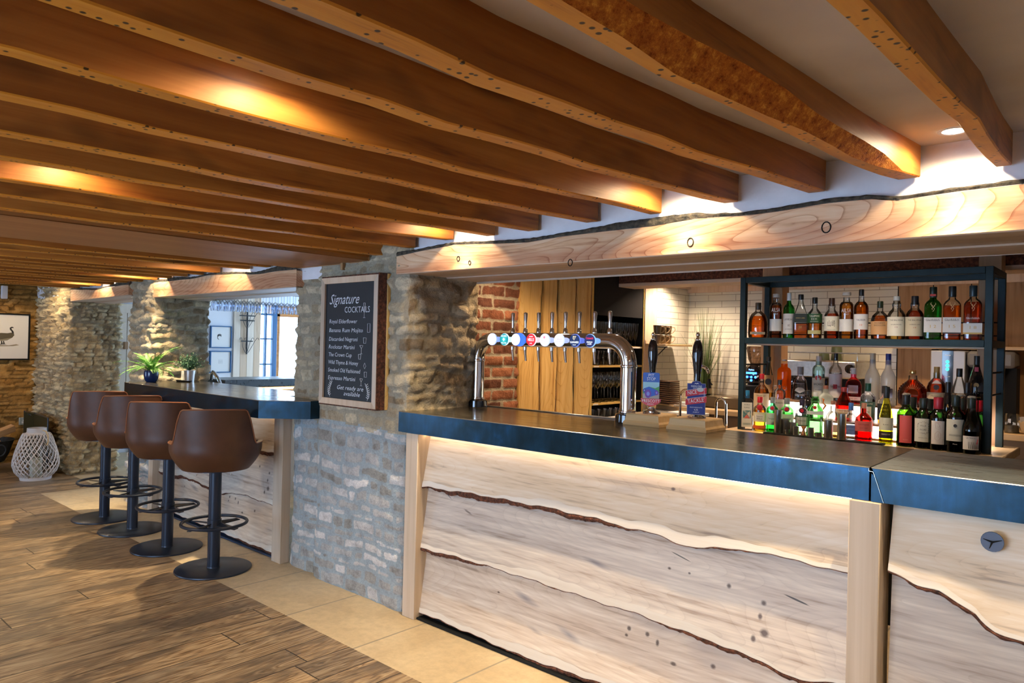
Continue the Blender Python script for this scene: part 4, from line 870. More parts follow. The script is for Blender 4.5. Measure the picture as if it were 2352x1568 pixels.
# hanging glasses
def wineglass_bm(bm, h=.20, r=.038, n=14, up=True, M=None):
    pr = [(.033, 0), (.030, .003), (.005, .008), (.004, h*.45), (.010, h*.48), (r*.85, h*.60), (r, h*.75), (r*.8, h)]
    add_lathe(bm, pr, n, M, 0, capb=True, capt=False)
bm0 = new(); wineglass_bm(bm0, .19, .040, 14, M=Matrix.Rotation(PI, 4, 'X')); g0 = None
k = 0
for row in range(2):
    for i in range(15):
        y = 2.99+i*.062+row*.03; x = -6.16-row*.11
        if g0 is None: g0 = obj('wine_glass', bm0, gl((.90, .93, .98), .6), loc=(x, y, 1.935)); o = g0
        else: o = g0.copy(); COL.objects.link(o); o.location = (x, y, 1.935)
        tag(o, 'upside-down wine glass hanging over the far counter, %s row, %s from left' % (('front', 'rear')[row], (ORD+['fourteenth', 'fifteenth'])[i]), 'glass', 'upside-down wine glasses in the hanging rack'); k += 1
t = thing('glass_rack', 'metal rack holding upside-down wine glasses above the far counter', 'glass rack', (-6.2, 3.4, 1.93))
for row in range(3): bm = new(); add_cyl(bm, (.09-row*.11, -.45, 0), (.09-row*.11, .55, 0), .004, n=6); obj('rail', bm, m_chrome, t)
for y in (-.4, .5): bm = new(); add_box(bm, -.15, .11, y-.01, y+.01, .003, .27); obj('hanger', bm, m_chrome, t)
# chrome tap arching up behind the left counter, grey bowl
t = thing('bar_tap', 'thick chrome arched tap rising behind the left counter', 'tap', (at(495, 870, y=3.12).x, 3.12, .97)); bm = new()
add_tube(bm, [(.10, .02, -.05), (.09, .02, .08), (.045, 0, .17), (.0, -.01, .215), (-.03, -.01, .225), (-.055, -.01, .20), (-.06, -.01, .15)], .016, 12); obj('spout', bm, m_chrome, t)
bm = new(); add_lathe(bm, [(.012, 0), (.03, .002), (.075, .06), (.085, .085), (.08, .085), (.07, .06), (.02, .01)], 24, capt=True); o = obj('mixing_bowl', bm, colour((.32, .36, .40), .3), loc=(-4.95, 3.25, 1.045)); tag(o, 'small grey bowl behind the left counter next to the chalkboard pillar', 'bowl')
bm = new(); add_box(bm, -5.9, -4.4, 3.15, 3.4, .9, 1.04, .003); o = obj('back_shelf', bm, m_blackm); tag(o, 'dark service shelf behind the left counter', 'shelf')
# ------------------------------------------------------------------ beer tower on the main counter
m_pipe = plain('polished_chrome_pipe', (.72, .72, .74), .05, 1.0)
t = thing('beer_tower', 'chrome bridge beer tower with eight taps and illuminated round badges', 'beer tower', (-2.60, 3.19, CT)); hw = .545; zc = .413; R_ = .041; rb = .12
arc = [(-hw, 0, .03)]+[(-hw, 0, z) for z in (.1, .18, zc-rb)]+[(-hw+rb-rb*math.cos(a), 0, zc-rb+rb*math.sin(a)) for a in [PI/2*i/10 for i in range(1, 11)]]
arc += [(x, 0, zc) for x in (-.2, .0, .2)]+[(hw-rb+rb*math.sin(a), 0, zc-rb+rb*math.cos(a)) for a in [PI/2*i/10 for i in range(0, 11)]]+[(hw, 0, z) for z in (.18, .1, .03)]
bm = new(); add_tube(bm, arc, R_, 32); obj('bridge_pipe', bm, m_pipe, t)
for s_ in (-1, 1):
    bm = new(); add_lathe(bm, [(.066, 0), (.064, .036), (.058, .042), (.044, .043)], 32, Matrix.Translation((s_*hw, 0, 0))); obj('foot', bm, m_blackg, t)
    bm = new(); add_lathe(bm, [(.0435, .285-.008), (.046, .285), (.0435, .293)], 32, Matrix.Translation((s_*hw, 0, 0)), capb=False, capt=False); add_lathe(bm, [(.044, .043), (.046, .05), (.044, .057)], 32, Matrix.Translation((s_*hw, 0, 0)), capb=False, capt=False); obj('collar', bm, m_chrome, t)
bx = [-2.969, -2.871, -2.780, -2.664, -2.566, -2.464, -2.357, -2.257]; hx = [-2.954, -2.852, -2.750, -2.648, -2.550, -2.451, -2.346, -2.245]
def badge(i, face, ring, glow, what):
    x = bx[i]+2.60; b = thing('x', '', '', (0, 0, 0)); bpy.data.objects.remove(b)
    bm = new(); Mx = Matrix.Translation((x, -.052, zc)) @ Matrix.Rotation(PI/2, 4, 'X')
    add_lathe(bm, [(.034, .004), (.0355, .007), (.0355, .012), (.034, .014)], 32, Mx); h = obj('badge', bm, [emis('badge_rim_%d' % i, ring, 1.0)], t); h['label'] = what
    bm = new(); add_lathe(bm, [(.0335, .0145), (.0335, .0155)], 32, Mx); obj('badge_face', bm, emis('badge_face_%d' % i, face, glow), h)
    bm = new(); add_cyl(bm, (x, -.042, zc), (x, -.03, zc), .012, n=12); obj('badge_stem', bm, m_chrome, h)
    return h, x
Wt = emis('lit_white', (.9, .95, 1), 1.6); Bk = emis('lit_print_blue', (.02, .08, .35), .5); Pk = emis('lit_pink', (.9, .25, .4), .9); Rd = emis('lit_red', (.9, .03, .06), 1.2); Tl = emis('lit_teal', (.05, .55, .55), 1.0); Gd = emis('lit_gold', (.85, .75, .5), 1.0)
def bt(h, x, s_, size, m, dz, wd=None): return text(s_, size, m, h, (x, -.0685, zc+dz), width=wd)
h, x = badge(0, (.85, .92, 1), (.3, .45, 1), 4.5, 'badge glowing plain white')
h, x = badge(1, (.02, .35, .42), (.7, .95, 1), .9, 'teal badge with white lettering'); bt(h, x, 'ATLANTIC', .016, Wt, .019, .046); bt(h, x, 'PALE ALE', .012, Wt, -.021, .04)
bm = new(); add_lathe(bm, [(.017, 0), (.017, .0008)], 24, Matrix.Translation((x, -.068, zc)) @ Matrix.Rotation(PI/2, 4, 'X')); obj('emblem', bm, Tl, h)
bm = new(); add_prism(bm, [(-.010, 0), (-.003, .006), (0, .011), (.003, .006), (.010, 0), (.004, -.004), (0, -.011), (-.004, -.004)], -.0692, -.0690, 'xz', Matrix.Translation((x, 0, zc))); obj('emblem', bm, Wt, h)
h, x = badge(2, (.85, .92, 1), (.05, .15, .9), 1.3, 'white badge overlapping a blue ring'); bt(h, x, 'CORONA', .013, Gd, .0, .04)
bm = new(); add_lathe(bm, [(.034, -.010), (.0385, .0), (.0385, .008), (.036, .010)], 32, Matrix.Translation((x+.012, -.040, zc)) @ Matrix.Rotation(PI/2, 4, 'X')); obj('second_badge', bm, emis('badge_blue_rim', (.04, .14, .75), 1.3), h)
h, x = badge(3, (.85, .02, .035), (.9, .75, .8), 1.0, 'red badge with big white letters'); bt(h, x, 'HELLS', .024, Wt, .0, .044); bt(h, x, 'CAMDEN', .008, Wt, .018, .028); bt(h, x, 'LAGER', .008, Wt, -.02, .018)
h, x = badge(4, (.95, .85, .92), (.5, .6, 1), 1.05, 'white badge with a pink dot'); bm = new(); add_lathe(bm, [(.007, 0), (.007, .0008)], 16, Matrix.Translation((x, -.068, zc+.015)) @ Matrix.Rotation(PI/2, 4, 'X')); obj('emblem', bm, Pk, h); bt(h, x, 'Pravha', .012, Pk, -.006, .036)
h, x = badge(5, (.95, .88, .92), (.5, .6, 1), 1.05, 'white badge with dark lettering'); bt(h, x, 'CORNISH', .013, Bk, .005, .046); bt(h, x, 'ORCHARDS', .009, Bk, -.007, .036)
h, x = badge(6, (.004, .03, .16), (.12, .2, .8), .6, 'navy badge with a gold harp'); bt(h, x, 'GUINNESS', .015, Wt, -.010, .056); bt(h, x, 'DRAUGHT', .007, Wt, -.024, .022)
bm = new(); add_tube(bm, [(x-.008, -.0688, zc+.024), (x-.009, -.0688, zc+.01), (x-.002, -.0688, zc+.002), (x+.006, -.0688, zc+.016), (x+.011, -.0688, zc+.024), (x+.001, -.0688, zc+.021), (x-.008, -.0688, zc+.024)], .0012, 4)
for q in range(3): add_tube(bm, [(x-.005+q*.004, -.0688, zc+.022), (x-.005+q*.004, -.0688, zc+.007+q*.003)], .0005, 3)
obj('emblem', bm, Gd, h)
h, x = badge(7, (.015, .02, .14), (.25, .5, 1), .7, 'dark blue badge with red script'); bt(h, x, 'Cotswold', .017, Rd, .013, .045); bt(h, x, 'PREMIUM', .011, Wt, -.008, .036); bt(h, x, 'LAGER', .011, Wt, -.018, .026)
for i, X_ in enumerate(hx):
    x = X_+2.60; y = .10; bm = new()
    add_tube(bm, [(x, .03, zc), (x, y, zc)], .013, 12); add_cyl(bm, (x, y, zc-.06), (x, y, zc+.03), .011, n=12); add_cyl(bm, (x, y, zc-.06), (x, y+.01, zc-.125), .0085, .0065, 10)
    o = obj('tap', bm, m_chrome, t); bm = new()
    add_lathe(bm, [(.012, .03), (.014, .045), (.012, .066), (.007, .072), (.0085, .082), (.008, .09), (.0125, .152), (.011, .162), (.004, .166)], 14, Matrix.Translation((x, y, zc))); obj('tap_handle', bm, m_chrome if i < 5 else m_pipe, o)
# drip rail along the back edge of the counter
bm = new(); add_box(bm, -3.10, -1.98, 3.235, 3.262, CT, CT+.006, .002); o = obj('drip_rail', bm, m_steel); tag(o, 'narrow metal rail along the back edge of the counter beneath the beer tower', 'rail')

# ------------------------------------------------------------------ hand pumps
def pump(label, x, y, w, d):
    t = thing('hand_pump', label, 'hand pump', (x, y, CT)); bm = new()
    fr = [(0, 0, 1.0), (0, .012, 1.0), (0, .022, .93), (0, .042, .90), (0, .050, .90), (0, .055, .86)]
    vs = [(sx*w/2*k, sy*d/2*k, z) for (_, z, k) in fr for sx, sy in ((-1, -1), (1, -1), (1, 1), (-1, 1))]; n = len(fr)
    add_faces(bm, vs, [(j*4+i, j*4+(i+1) % 4, j*4+4+(i+1) % 4, j*4+4+i) for j in range(n-1) for i in range(4)]+[(3, 2, 1, 0), (n*4-4, n*4-3, n*4-2, n*4-1)]); obj('wooden_plinth', bm, m_oakbox, t, angle=20)
    bm = new(); add_lathe(bm, [(.045, .055), (.042, .062), (.022, .070), (.018, .080), (.026, .095), (.030, .108), (.026, .12), (.012, .128)], 28); obj('chrome_body', bm, m_chrome, t)
    bm = new(); add_lathe(bm, [(.012, .12), (.0125, .17), (.0145, .24), (.0155, .262), (.020, .30), (.0245, .335), (.0255, .362), (.023, .392), (.016, .415), (.0115, .423)], 28); hd = obj('handle', bm, m_blackg, t)
    bm = new(); add_lathe(bm, [(.0115, .421), (.0125, .428), (.008, .434), (.006, .440), (.009, .446), (.0095, .452), (.006, .459), (.002, .462)], 20); obj('finial', bm, m_chrome, hd)
    return t
B1 = colour((.012, .10, .46), .4); RED = colour((.62, .025, .04), .4); WH = colour((.80, .80, .78), .5); NAV = colour((.012, .03, .20), .35)
t = pump('hand pump with a blue racing car clip, nearer the beer tower', -1.905, 3.175, .205, .20)
c = thing('q', '', '', (0, 0, 0)); bpy.data.objects.remove(c)
def clip_poly(name, poly, mat, par, y0, y1, M=None):
    bm = new(); add_prism(bm, poly, y0, y1, 'xz', M); return obj(name, bm, mat, par, flatshade=True)
def rr(w, z0, z1, r=.008, n=4, rb=None):
    p = []
    for cx, cz, a0 in ((w-r, z1-r, 0), (-w+r, z1-r, PI/2)): p += [(cx+r*math.cos(a0+PI/2*i/n), cz+r*math.sin(a0+PI/2*i/n)) for i in range(n+1)]
    return p+[(-w, z0), (w, z0)]
Z0 = .105; yc = -.032
MR = Matrix.Rotation(math.radians(-30), 4, 'Z')
cl = clip_poly('pump_clip', rr(.041, Z0+.01, Z0+.155), B1, t, yc, yc+.003); cl.rotation_euler = (0, 0, math.radians(22)); cl['label'] = 'blue clip with a racing car scene and a red banner'
clip_poly('picture_panel', [(-.040, Z0+.022), (.040, Z0+.022), (.040, Z0+.108), (-.040, Z0+.108)], colour((.35, .62, .70)), cl, yc-.0006, yc-.0002)
clip_poly('picture_panel', [(-.040, Z0+.068), (-.01, Z0+.085), (.02, Z0+.078), (.040, Z0+.088), (.040, Z0+.050), (-.040, Z0+.050)], colour((.08, .36, .08)), cl, yc-.0010, yc-.0006)
clip_poly('picture_panel', [(-.040, Z0+.05), (.040, Z0+.058), (.040, Z0+.022), (-.040, Z0+.022)], colour((.42, .36, .30)), cl, yc-.0012, yc-.0008)
clip_poly('painted_car', [(-.034, Z0+.055), (-.030, Z0+.078), (-.010, Z0+.085), (.012, Z0+.076), (.034, Z0+.066), (.036, Z0+.048), (.0, Z0+.036), (-.02, Z0+.035)], colour((.03, .12, .55)), cl, yc-.0018, yc-.0012)
for (a, b, r, cc) in ((-.014, .050, .021, (.16, .05, .38)), (.028, .056, .012, (.16, .05, .38)), (-.032, .066, .010, (.04, .05, .25))):
    bm = new(); add_lathe(bm, [(r, 0), (r, .0004)], 22, Matrix.Translation((a, yc-.0022, Z0+b)) @ Matrix.Rotation(PI/2, 4, 'X') @ Matrix.Scale(.75, 4, Vector((1, 0, 0)))); obj('painted_wheel', bm, colour(cc), cl)
    bm = new(); add_lathe(bm, [(r*.5, 0), (r*.5, .0004)], 18, Matrix.Translation((a, yc-.0028, Z0+b)) @ Matrix.Rotation(PI/2, 4, 'X') @ Matrix.Scale(.75, 4, Vector((1, 0, 0)))); obj('painted_wheel_hub', bm, colour((.25, .30, .75)), cl)
clip_poly('banner', [(-.050, Z0+.026), (-.047, Z0+.010), (-.034, Z0+.001), (-.022, Z0-.006), (0, Z0-.013), (.022, Z0-.006), (.034, Z0+.001), (.047, Z0+.010), (.050, Z0+.026)], RED, cl, yc-.0045, yc-.0015)
text('PRESCOTT', .021, WH, cl, (0, yc-.005, Z0+.014), width=.086); text('BREWERY', .008, WH, cl, (0, yc-.005, Z0-.001), width=.032)
text('PIT', .022, WH, cl, (0, yc-.001, Z0+.141), width=.028); text('STOP', .022, WH, cl, (0, yc-.001, Z0+.123), width=.042)
t = pump('hand pump with a navy clip and slanted red bands, right of the other', -1.655, 3.165, .205, .20)
M2 = math.radians(24); MS = None
def arch(w, z0, z1): return [(-w, z0), (w, z0), (w, z1-.012), (w*.55, z1-.012), (w*.42, z1-.003), (0, z1), (-w*.42, z1-.003), (-w*.55, z1-.012), (-w, z1-.012)]
rim = clip_poly('pump_clip', arch(.0425, .072, .232), colour((.22, .22, .30), .3, .5), t, yc, yc+.003); rim.rotation_euler = (0, 0, M2); rim['label'] = 'navy shield clip with red bands'
clip_poly('clip_face', arch(.040, .0745, .2295), NAV, rim, yc-.0006, yc-.0001)
for (z, s_, sz, wd) in ((.178, 'NICE', .025, .042), (.138, 'TACKLE', .027, .074)):
    clip_poly('band', [(-.049, z-.022), (.047, z-.006), (.047, z+.022), (-.049, z+.006)], RED, rim, yc-.003, yc-.0008)
    clip_poly('band_line', [(-.049, z+.006), (.047, z+.022), (.047, z+.0235), (-.049, z+.0075)], WH, rim, yc-.0034, yc-.001)
    o = text(s_, sz, WH, rim, (-.019 if s_ == 'NICE' else -.002, yc-.0038, z-.002 if s_ == 'NICE' else z), width=wd, rot=(0, -.165, 0))
text('HANLONS', .013, WH, rim, (0, yc-.001, .206), width=.05); text('BREWERY', .006, WH, rim, (0, yc-.001, .197), width=.03)
text('SMOOTH PREMIUM BITTER', .007, WH, rim, (0, yc-.001, .106), width=.058); text('4.2%', .012, WH, rim, (0, yc-.001, .095), width=.018); text('ABV', .006, WH, rim, (0, yc-.001, .084), width=.03)
bm = new(); add_lathe(bm, [(.010, 0), (.0105, .0006)], 20, Matrix.Translation((.018, yc-.0045, .191)) @ Matrix.Rotation(PI/2, 4, 'X') @ Matrix.Scale(1.5, 4, Vector((1, 0, 0)))); obj('rugby_ball', bm, colour((.55, .55, .55)), rim)
bm = new(); add_tube(bm, [(.036, yc-.0045, .20), (.036, yc-.0045, .15)], .0009, 4); add_tube(bm, [(.012, yc-.0045, .17), (.046, yc-.0045, .172)], .0009, 4); obj('goal_posts', bm, WH, rim)
clip_poly('mountain_mark', [(-.012, .216), (-.004, .222), (0, .219), (.005, .223), (.013, .216), (.005, .219), (0, .216), (-.004, .219)], WH, rim, yc-.0012, yc-.0008)

# ------------------------------------------------------------------ side wall of the bar: waney boards and the black glass shelves
xs = -3.40
edgeB = [3.83, 4.055, 4.25, 4.47, 4.70]
t = thing('board_panel', 'tall yellow pine waney-edged boards beside the brick wall', 'wall panel', (xs, 3.83, .9)); rg = random.Random(5)
yy = 3.835
for k, wd in enumerate((.255, .195, .215, .215)):
    bm = new(); n = 44; vs = []
    for i in range(n+1):
        z = i/n*1.30; a = yy+.006*math.sin(z*7+k*2)+.003*math.sin(z*19+k); b = yy+wd-.020-.014*math.sin(z*3+k*1.7)**2-.003*math.sin(z*23); vs += [(0, a-3.83, z), (.022, a-3.83+.002, z), (.022, b-3.83-.004, z), (.0, b-3.83, z)]
    add_faces(bm, vs, [(i*4+j, i*4+j+1, i*4+5+j, i*4+4+j) for i in range(n) for j in range(3)]+[(0, 1, 2, 3), (n*4, n*4+1, n*4+2, n*4+3)]); b_ = obj('pine_board', bm, m_pine, t)
    bm = new(); vs = []
    for i in range(n+1):
        z = i/n*1.30; b = yy+wd-.020-.014*math.sin(z*3+k*1.7)**2-.003*math.sin(z*23)-3.83; q = .022+.012*math.sin(z*5+k)+rg.uniform(-.002, .002); vs += [(.019, b-.006, z), (.012, b+q*.5, z), (.002, b+q, z)]
    add_faces(bm, vs, [(i*3+j, i*3+3+j, i*3+4+j, i*3+1+j) for i in range(n) for j in range(2)]); obj('bark_edge', bm, m_bark, b_); yy += wd
t = thing('glass_shelf_unit', 'black wall shelves with yellow plywood edges stacked with glasses', 'shelf unit', (xs, 4.735, .9)); Wd = .765
bm = new(); add_box(bm, -.32, -.30, 0, Wd, 0, 1.25); add_box(bm, -.30, 0, .0, .016, 0, 1.25); add_box(bm, -.30, 0, Wd-.016, Wd, 0, 1.25); add_box(bm, -.30, 0, 0, Wd, 1.235, 1.25); obj('carcass', bm, m_blackm, t)
bm = new(); add_box(bm, .0, .006, -.022, .008, 0, 1.25, .001); add_box(bm, .0, .006, Wd-.012, Wd+.004, 0, 1.25, .001); obj('ply_edging', bm, m_ply, t)
SH = (1.512, 1.352, 1.048)
for z in SH:
    bm = new(); add_box(bm, -.30, .004, .016, Wd-.016, z-.9-.016, z-.9, .001); sh = obj('shelf', bm, [m_ply], t)
    bm = new(); add_box(bm, .0042, .005, .03, .10, z-.9-.0135, z-.9-.003); obj('shelf_label', bm, m_paper, sh)
    if z > 1.5: bm = new(); add_box(bm, .0042, .005, Wd-.17, Wd-.03, z-.9-.0135, z-.9-.003); obj('shelf_label', bm, m_paper, sh)
bm = new(); add_box(bm, -.005, .002, .02, Wd-.02, .86, 1.232, .001); obj('black_panel', bm, m_blackm, t)
m_gl = gl((.90, .93, .93), .8)
protos = {}
def gproto(kind):
    bm = new()
    if kind == 'flute': add_lathe(bm, [(.030, 0), (.027, .003), (.004, .008), (.004, .05), (.012, .06), (.024, .10), (.029, .15), (.028, .20)], 12, capt=False)
    elif kind == 'wine': wineglass_bm(bm, .245, .044, 14)
    elif kind == 'tumbler': add_lathe(bm, [(.028, 0), (.030, .004), (.033, .12), (.031, .12)], 12, capt=False)
    else: add_lathe(bm, [(.03, 0), (.034, .005), (.038, .09), (.036, .09)], 12, capt=False)
    return bm
def rows(kind, name, z, ny, nx, y0, dy, dx, gdesc, adj):
    g = None
    for r in range(nx):
        for i in range(ny):
            loc = (xs-.045-r*dx, 4.735+y0+i*dy+(r % 2)*.01, z)
            if g is None: g = obj(name, gproto(kind), m_gl, loc=loc); o = g
            else: o = g.copy(); COL.objects.link(o); o.location = loc
            tag(o, '%s, %s row, %s from left' % (adj, ('front', 'second', 'third')[r], (ORD+['fourteenth'])[i]), 'glass', gdesc)
rows('flute', 'stemmed_beer_glass', 1.513, 11, 2, .05, .066, .07, 'tall glasses on the upper black shelf', 'tall stemmed glass on the upper black shelf')
rows('tumbler', 'tumbler', 1.353, 8, 1, .05, .075, .08, 'tumblers on the narrow middle shelf', 'dark tumbler on the narrow middle black shelf')
rows('wine', 'wine_glass', 1.049, 7, 2, .06, .095, .10, 'large wine glasses on the lower black shelf', 'large wine glass on the lower black shelf')
rows('short', 'tumbler', .90, 8, 1, .05, .085, .09, 'short glasses at the bottom of the black shelves', 'short glass at the bottom of the black shelves')
bm = new(); add_box(bm, -3.72, -3.40, 4.75, 5.5, .86, .899); o = obj('base_cupboard', bm, m_blackm); tag(o, 'black cupboard top under the glass shelves', 'cupboard')

# mugs on their bracket shelf
t = thing('mug_shelf', 'small oak wall shelf on a curved black bracket carrying stacked mugs', 'shelf', (-3.385, 5.53, 1.535))
bm = new(); add_box(bm, 0, .20, -.02, .46, -.012, .006, .002); obj('board', bm, m_oakbox, t)
bm = new(); add_tube(bm, [(.01, .10, -.02), (.15, .10, -.02)], .005, 6); add_tube(bm, [(.01, .10, -.02), (.01, .10, -.20)], .005, 6); add_tube(bm, [(.01, .10, -.19), (.04, .10, -.11), (.13, .10, -.025)], .005, 6); obj('bracket', bm, m_blackm, t)
m_mug = colour((.09, .058, .022), .35); g = None
for lv in range(2):
    for i in range(3):
        loc = (-3.29, 5.55+i*.088, 1.5415+lv*.082)
        if g is None:
            g = thing('mug', '', 'mug', loc); bm = new(); add_lathe(bm, [(.026, 0), (.030, .003), (.038, .078), (.036, .080), (.028, .008)], 18, capt=True); obj('cup', bm, m_mug, g)
            bm = new(); add_tube(bm, [(.034, .012, .068), (.052, .03, .066), (.056, .034, .045), (.045, .022, .022), (.030, .01, .012)], .004, 6); obj('handle', bm, colour((.34, .26, .15), .4), g); o = g
        else: o = copy_tree(g); o.location = loc
        tag(o, 'brown mug %s, %s' % (('standing on the oak shelf', 'stacked on top of another mug')[lv], ('nearest the black shelves', 'in the middle', 'at the outer end')[i]), 'mug', 'brown mugs stacked two high on the oak bracket shelf')
t = thing('slatted_rack', 'dark ribbed wooden crate on the side worktop', 'crate', (-3.36, 5.52, 1.02)); bm = new()
for k in range(12): add_box(bm, 0, .22, 0, .17, k*.0175, k*.0175+.010, .001)
obj('slats', bm, colour((.09, .045, .02), .5), t)
bm = new()
for (a, b, c) in ((0, 0, 0), (.02, .01, .012), (.01, .03, .024)): add_box(bm, a, a+.12, b, b+.10, c, c+.010, .001, Matrix.Rotation(.1*c*60, 4, 'Z'))
o = obj('folded_napkins', bm, m_paper, loc=(-3.20, 5.70, 1.0)); tag(o, 'small pile of white folded napkins by the ribbed crate', 'napkins')

# worktops along the back and side walls
t = thing('back_worktop', 'oak worktop running along the tiled back wall of the bar', 'worktop', (-3.4, 5.68, 0)); bm = new(); add_box(bm, .0, 5.9, 0, .62, .955, .998, .004); obj('top', bm, m_bench, t)
bm = new(); add_box(bm, .02, 5.9, .04, .60, .0, .955); obj('cupboards', bm, colour((.16, .10, .055), .5), t)
t = thing('side_worktop', 'pale worktop with a black drawer under it beside the glass shelves', 'worktop', (-3.4, 4.9, 0)); bm = new(); add_box(bm, 0, .55, .60, .78, .94, .965, .003); add_box(bm, .0, .55, 0, .60, .90, .93, .002); obj('top', bm, m_paper, t)
bm = new(); add_box(bm, .02, .50, .02, .76, .5, .90); obj('drawer', bm, m_blackm, t); bm = new(); add_lathe(bm, [(.006, 0), (.014, .012), (.012, .02), (.004, .024)], 14, Matrix.Translation((.50, .45, .80)) @ Matrix.Rotation(PI/2, 4, 'Y')); obj('knob', bm, m_chrome, t)
# grasses
t = thing('potted_grass', 'tall artificial grass standing in the tiled corner of the bar', 'potted plant', (-3.12, 6.10, .998)); bm = new(); add_lathe(bm, [(.05, 0), (.06, .10), (.055, .10), (.05, .09)], 20, capt=True); obj('pot', bm, m_blackm, t); bm = new(); rg = random.Random(9)
for k in range(120):
    a = rg.uniform(0, 2*PI); r0 = rg.uniform(0, .045); L = rg.uniform(.38, .84); lean = rg.uniform(0, .13)*(1 if rg.random() < .8 else 1.8); b0 = Vector((r0*math.cos(a), r0*math.sin(a), .08)); pts = [b0+Vector((math.cos(a)*lean*(q**1.8), math.sin(a)*lean*.7*(q**1.8), L*q*(1-.12*q*lean*4))) for q in (0, .3, .6, .85, 1)]; s_ = Vector((-math.sin(a+1), math.cos(a+1), 0))
    ws = (.0022, .0026, .0022, .0014, .0003); add_faces(bm, [p+s_*sg*w for p, w in zip(pts, ws) for sg in (-1, 1)], [(i*2, i*2+1, i*2+3, i*2+2) for i in range(4)])
obj('blades', bm, plain('grass_blade', (.10, .16, .05), .5, var=.5, bscale=20), t, flatshade=True)
# spring hose tap and sink arches
t = thing('spring_tap', 'chrome spring-hose tap arching over the sink in front of the grasses', 'tap', (-3.05, 5.80, .998)); bm = new()
hp = [(0, 0, .0), (0, 0, .18)]; arcp = [(0, 0, .18)]+[(.065-.065*math.cos(a), 0, .27+.085*math.sin(a)) for a in [PI*i/18 for i in range(17)]]
add_cyl(bm, hp[0], hp[1], .014, n=12); obj('stem', bm, m_blackm, t); bm = new(); add_tube(bm, arcp, .007, 8); obj('hose', bm, m_blackm, t)
bm = new()
hel = []
for i in range(260):
    q = i/259*(len(arcp)-1); j = min(int(q), len(arcp)-2); p = Vector(arcp[j]).lerp(Vector(arcp[j+1]), q-j); dd = (Vector(arcp[j+1])-Vector(arcp[j])).normalized(); n1 = Vector((0, 1, 0)); n2 = dd.cross(n1); a = i*.85; hel.append(p+(n1*math.cos(a)+n2*math.sin(a))*.013)
add_tube(bm, hel, .0028, 5); obj('spring', bm, m_chrome, t)
bm = new(); add_cyl(bm, (.128, 0, .25), (.132, 0, .17), .014, .018, 12); add_tube(bm, [(.12, .0, .24), (.16, 0, .20)], .007, 6); obj('spray_head', bm, m_blackm, t)
for k, (px_, yy_, hh, la) in enumerate(((1575, 5.0, .40, 'plain chrome arched tap partly hidden by the navy hand pump clip'), (1655, 4.6, .21, 'low chrome arched pipe between the hand pump and the bottle rack'))):
    p = at(px_, 980, y=yy_); t = thing('arched_tap', la, 'tap', (p.x, yy_, 1.172-hh+(.0 if k else .02))); bm = new(); w_ = .035 if k else .05
    pts = [(-w_, 0, 0), (-w_, 0, hh-w_)]+[(-w_*math.cos(a), 0, hh-w_+w_*math.sin(a)) for a in [PI*i/10 for i in range(1, 10)]]+[(w_, 0, hh-w_), (w_+.005, 0, .0 if k else hh*.6)]
    add_tube(bm, pts, .0095, 12); obj('pipe', bm, m_chrome, t)
bm = new(); add_box(bm, -.16, .18, -.12, .12, 0, .10, .01); o = obj('sink_tray', bm, colour((.12, .09, .05), .4, .4), loc=(-2.82, 5.95, .998)); tag(o, 'low steel tray on the back worktop left of the coffee grinder', 'tray')
# coffee grinder
t = thing('coffee_grinder', 'black coffee grinder with a glowing blue display behind the rack', 'coffee grinder', (-2.53, 5.85, .998))
bm = new(); add_box(bm, -.075, .075, -.10, .12, 0, .22, .012); obj('body', bm, m_blackm, t); bm = new(); add_lathe(bm, [(.06, .22), (.075, .25), (.078, .36), (.06, .39)], 24); hd = obj('head', bm, m_blackg, t)
bm = new(); add_lathe(bm, [(.04, .39), (.06, .43), (.075, .52), (.07, .54)], 20); obj('hopper', bm, gl((.45, .35, .28), .6), t)
Bl = emis('blue_display', (.03, .18, 1), 5); bm = new(); add_box(bm, -.045, .045, -.080, -.079, .310, .326); [add_lathe(bm, [(.010, 0), (.010, .001)], 12, Matrix.Translation((a, -.080, b)) @ Matrix.Rotation(PI/2, 4, 'X')) for a, b in ((-.035, .285), (0, .285), (.035, .285), (0, .258))]; obj('display', bm, Bl, hd)
text('Mythos', .018, emis('blue_white', (.2, .4, 1), 4), hd, (0, -.0805, .345), width=.045)
# espresso machine
t = thing('espresso_machine', 'long stainless espresso machine against the tiles behind the spirit bottles', 'coffee machine', (-2.08, 6.0, .998))
bm = new(); add_box(bm, -.30, .34, -.15, .22, .30, .44, .012); obj('upper_body', bm, m_steel, t); bm = new(); add_box(bm, -.30, .34, -.24, .22, .0, .10, .008); obj('drip_tray', bm, m_steel, t); bm = new(); add_box(bm, -.29, .33, .0, .22, .1, .30); obj('back_panel', bm, m_blackm, t)
for x in (-.16, .14):
    bm = new(); add_lathe(bm, [(.045, .20), (.055, .22), (.055, .27), (.05, .30)], 24, Matrix.Translation((x, -.08, 0))); gh = obj('group_head', bm, m_blackg, t); bm = new(); add_cyl(bm, (x, -.12, .22), (x, -.28, .20), .016, .02, 12); obj('portafilter_handle', bm, m_blackg, gh)
for x in (-.28, .30): bm = new(); add_lathe(bm, [(.012, 0), (.035, .006), (.035, .03), (.01, .034)], 16, Matrix.Translation((x, -.15, .38)) @ Matrix.Rotation(PI/2, 4, 'X')); obj('steam_knob', bm, m_blackg, t)
bm = new(); add_tube(bm, [(-.30, -.13, .44), (-.30, -.13, .50), (.34, -.13, .50), (.34, -.13, .44)], .004, 5); add_tube(bm, [(-.30, .2, .44), (-.30, .2, .50), (.34, .2, .50), (.34, .2, .44)], .004, 5); obj('cup_rail', bm, m_steel, t)
g = None
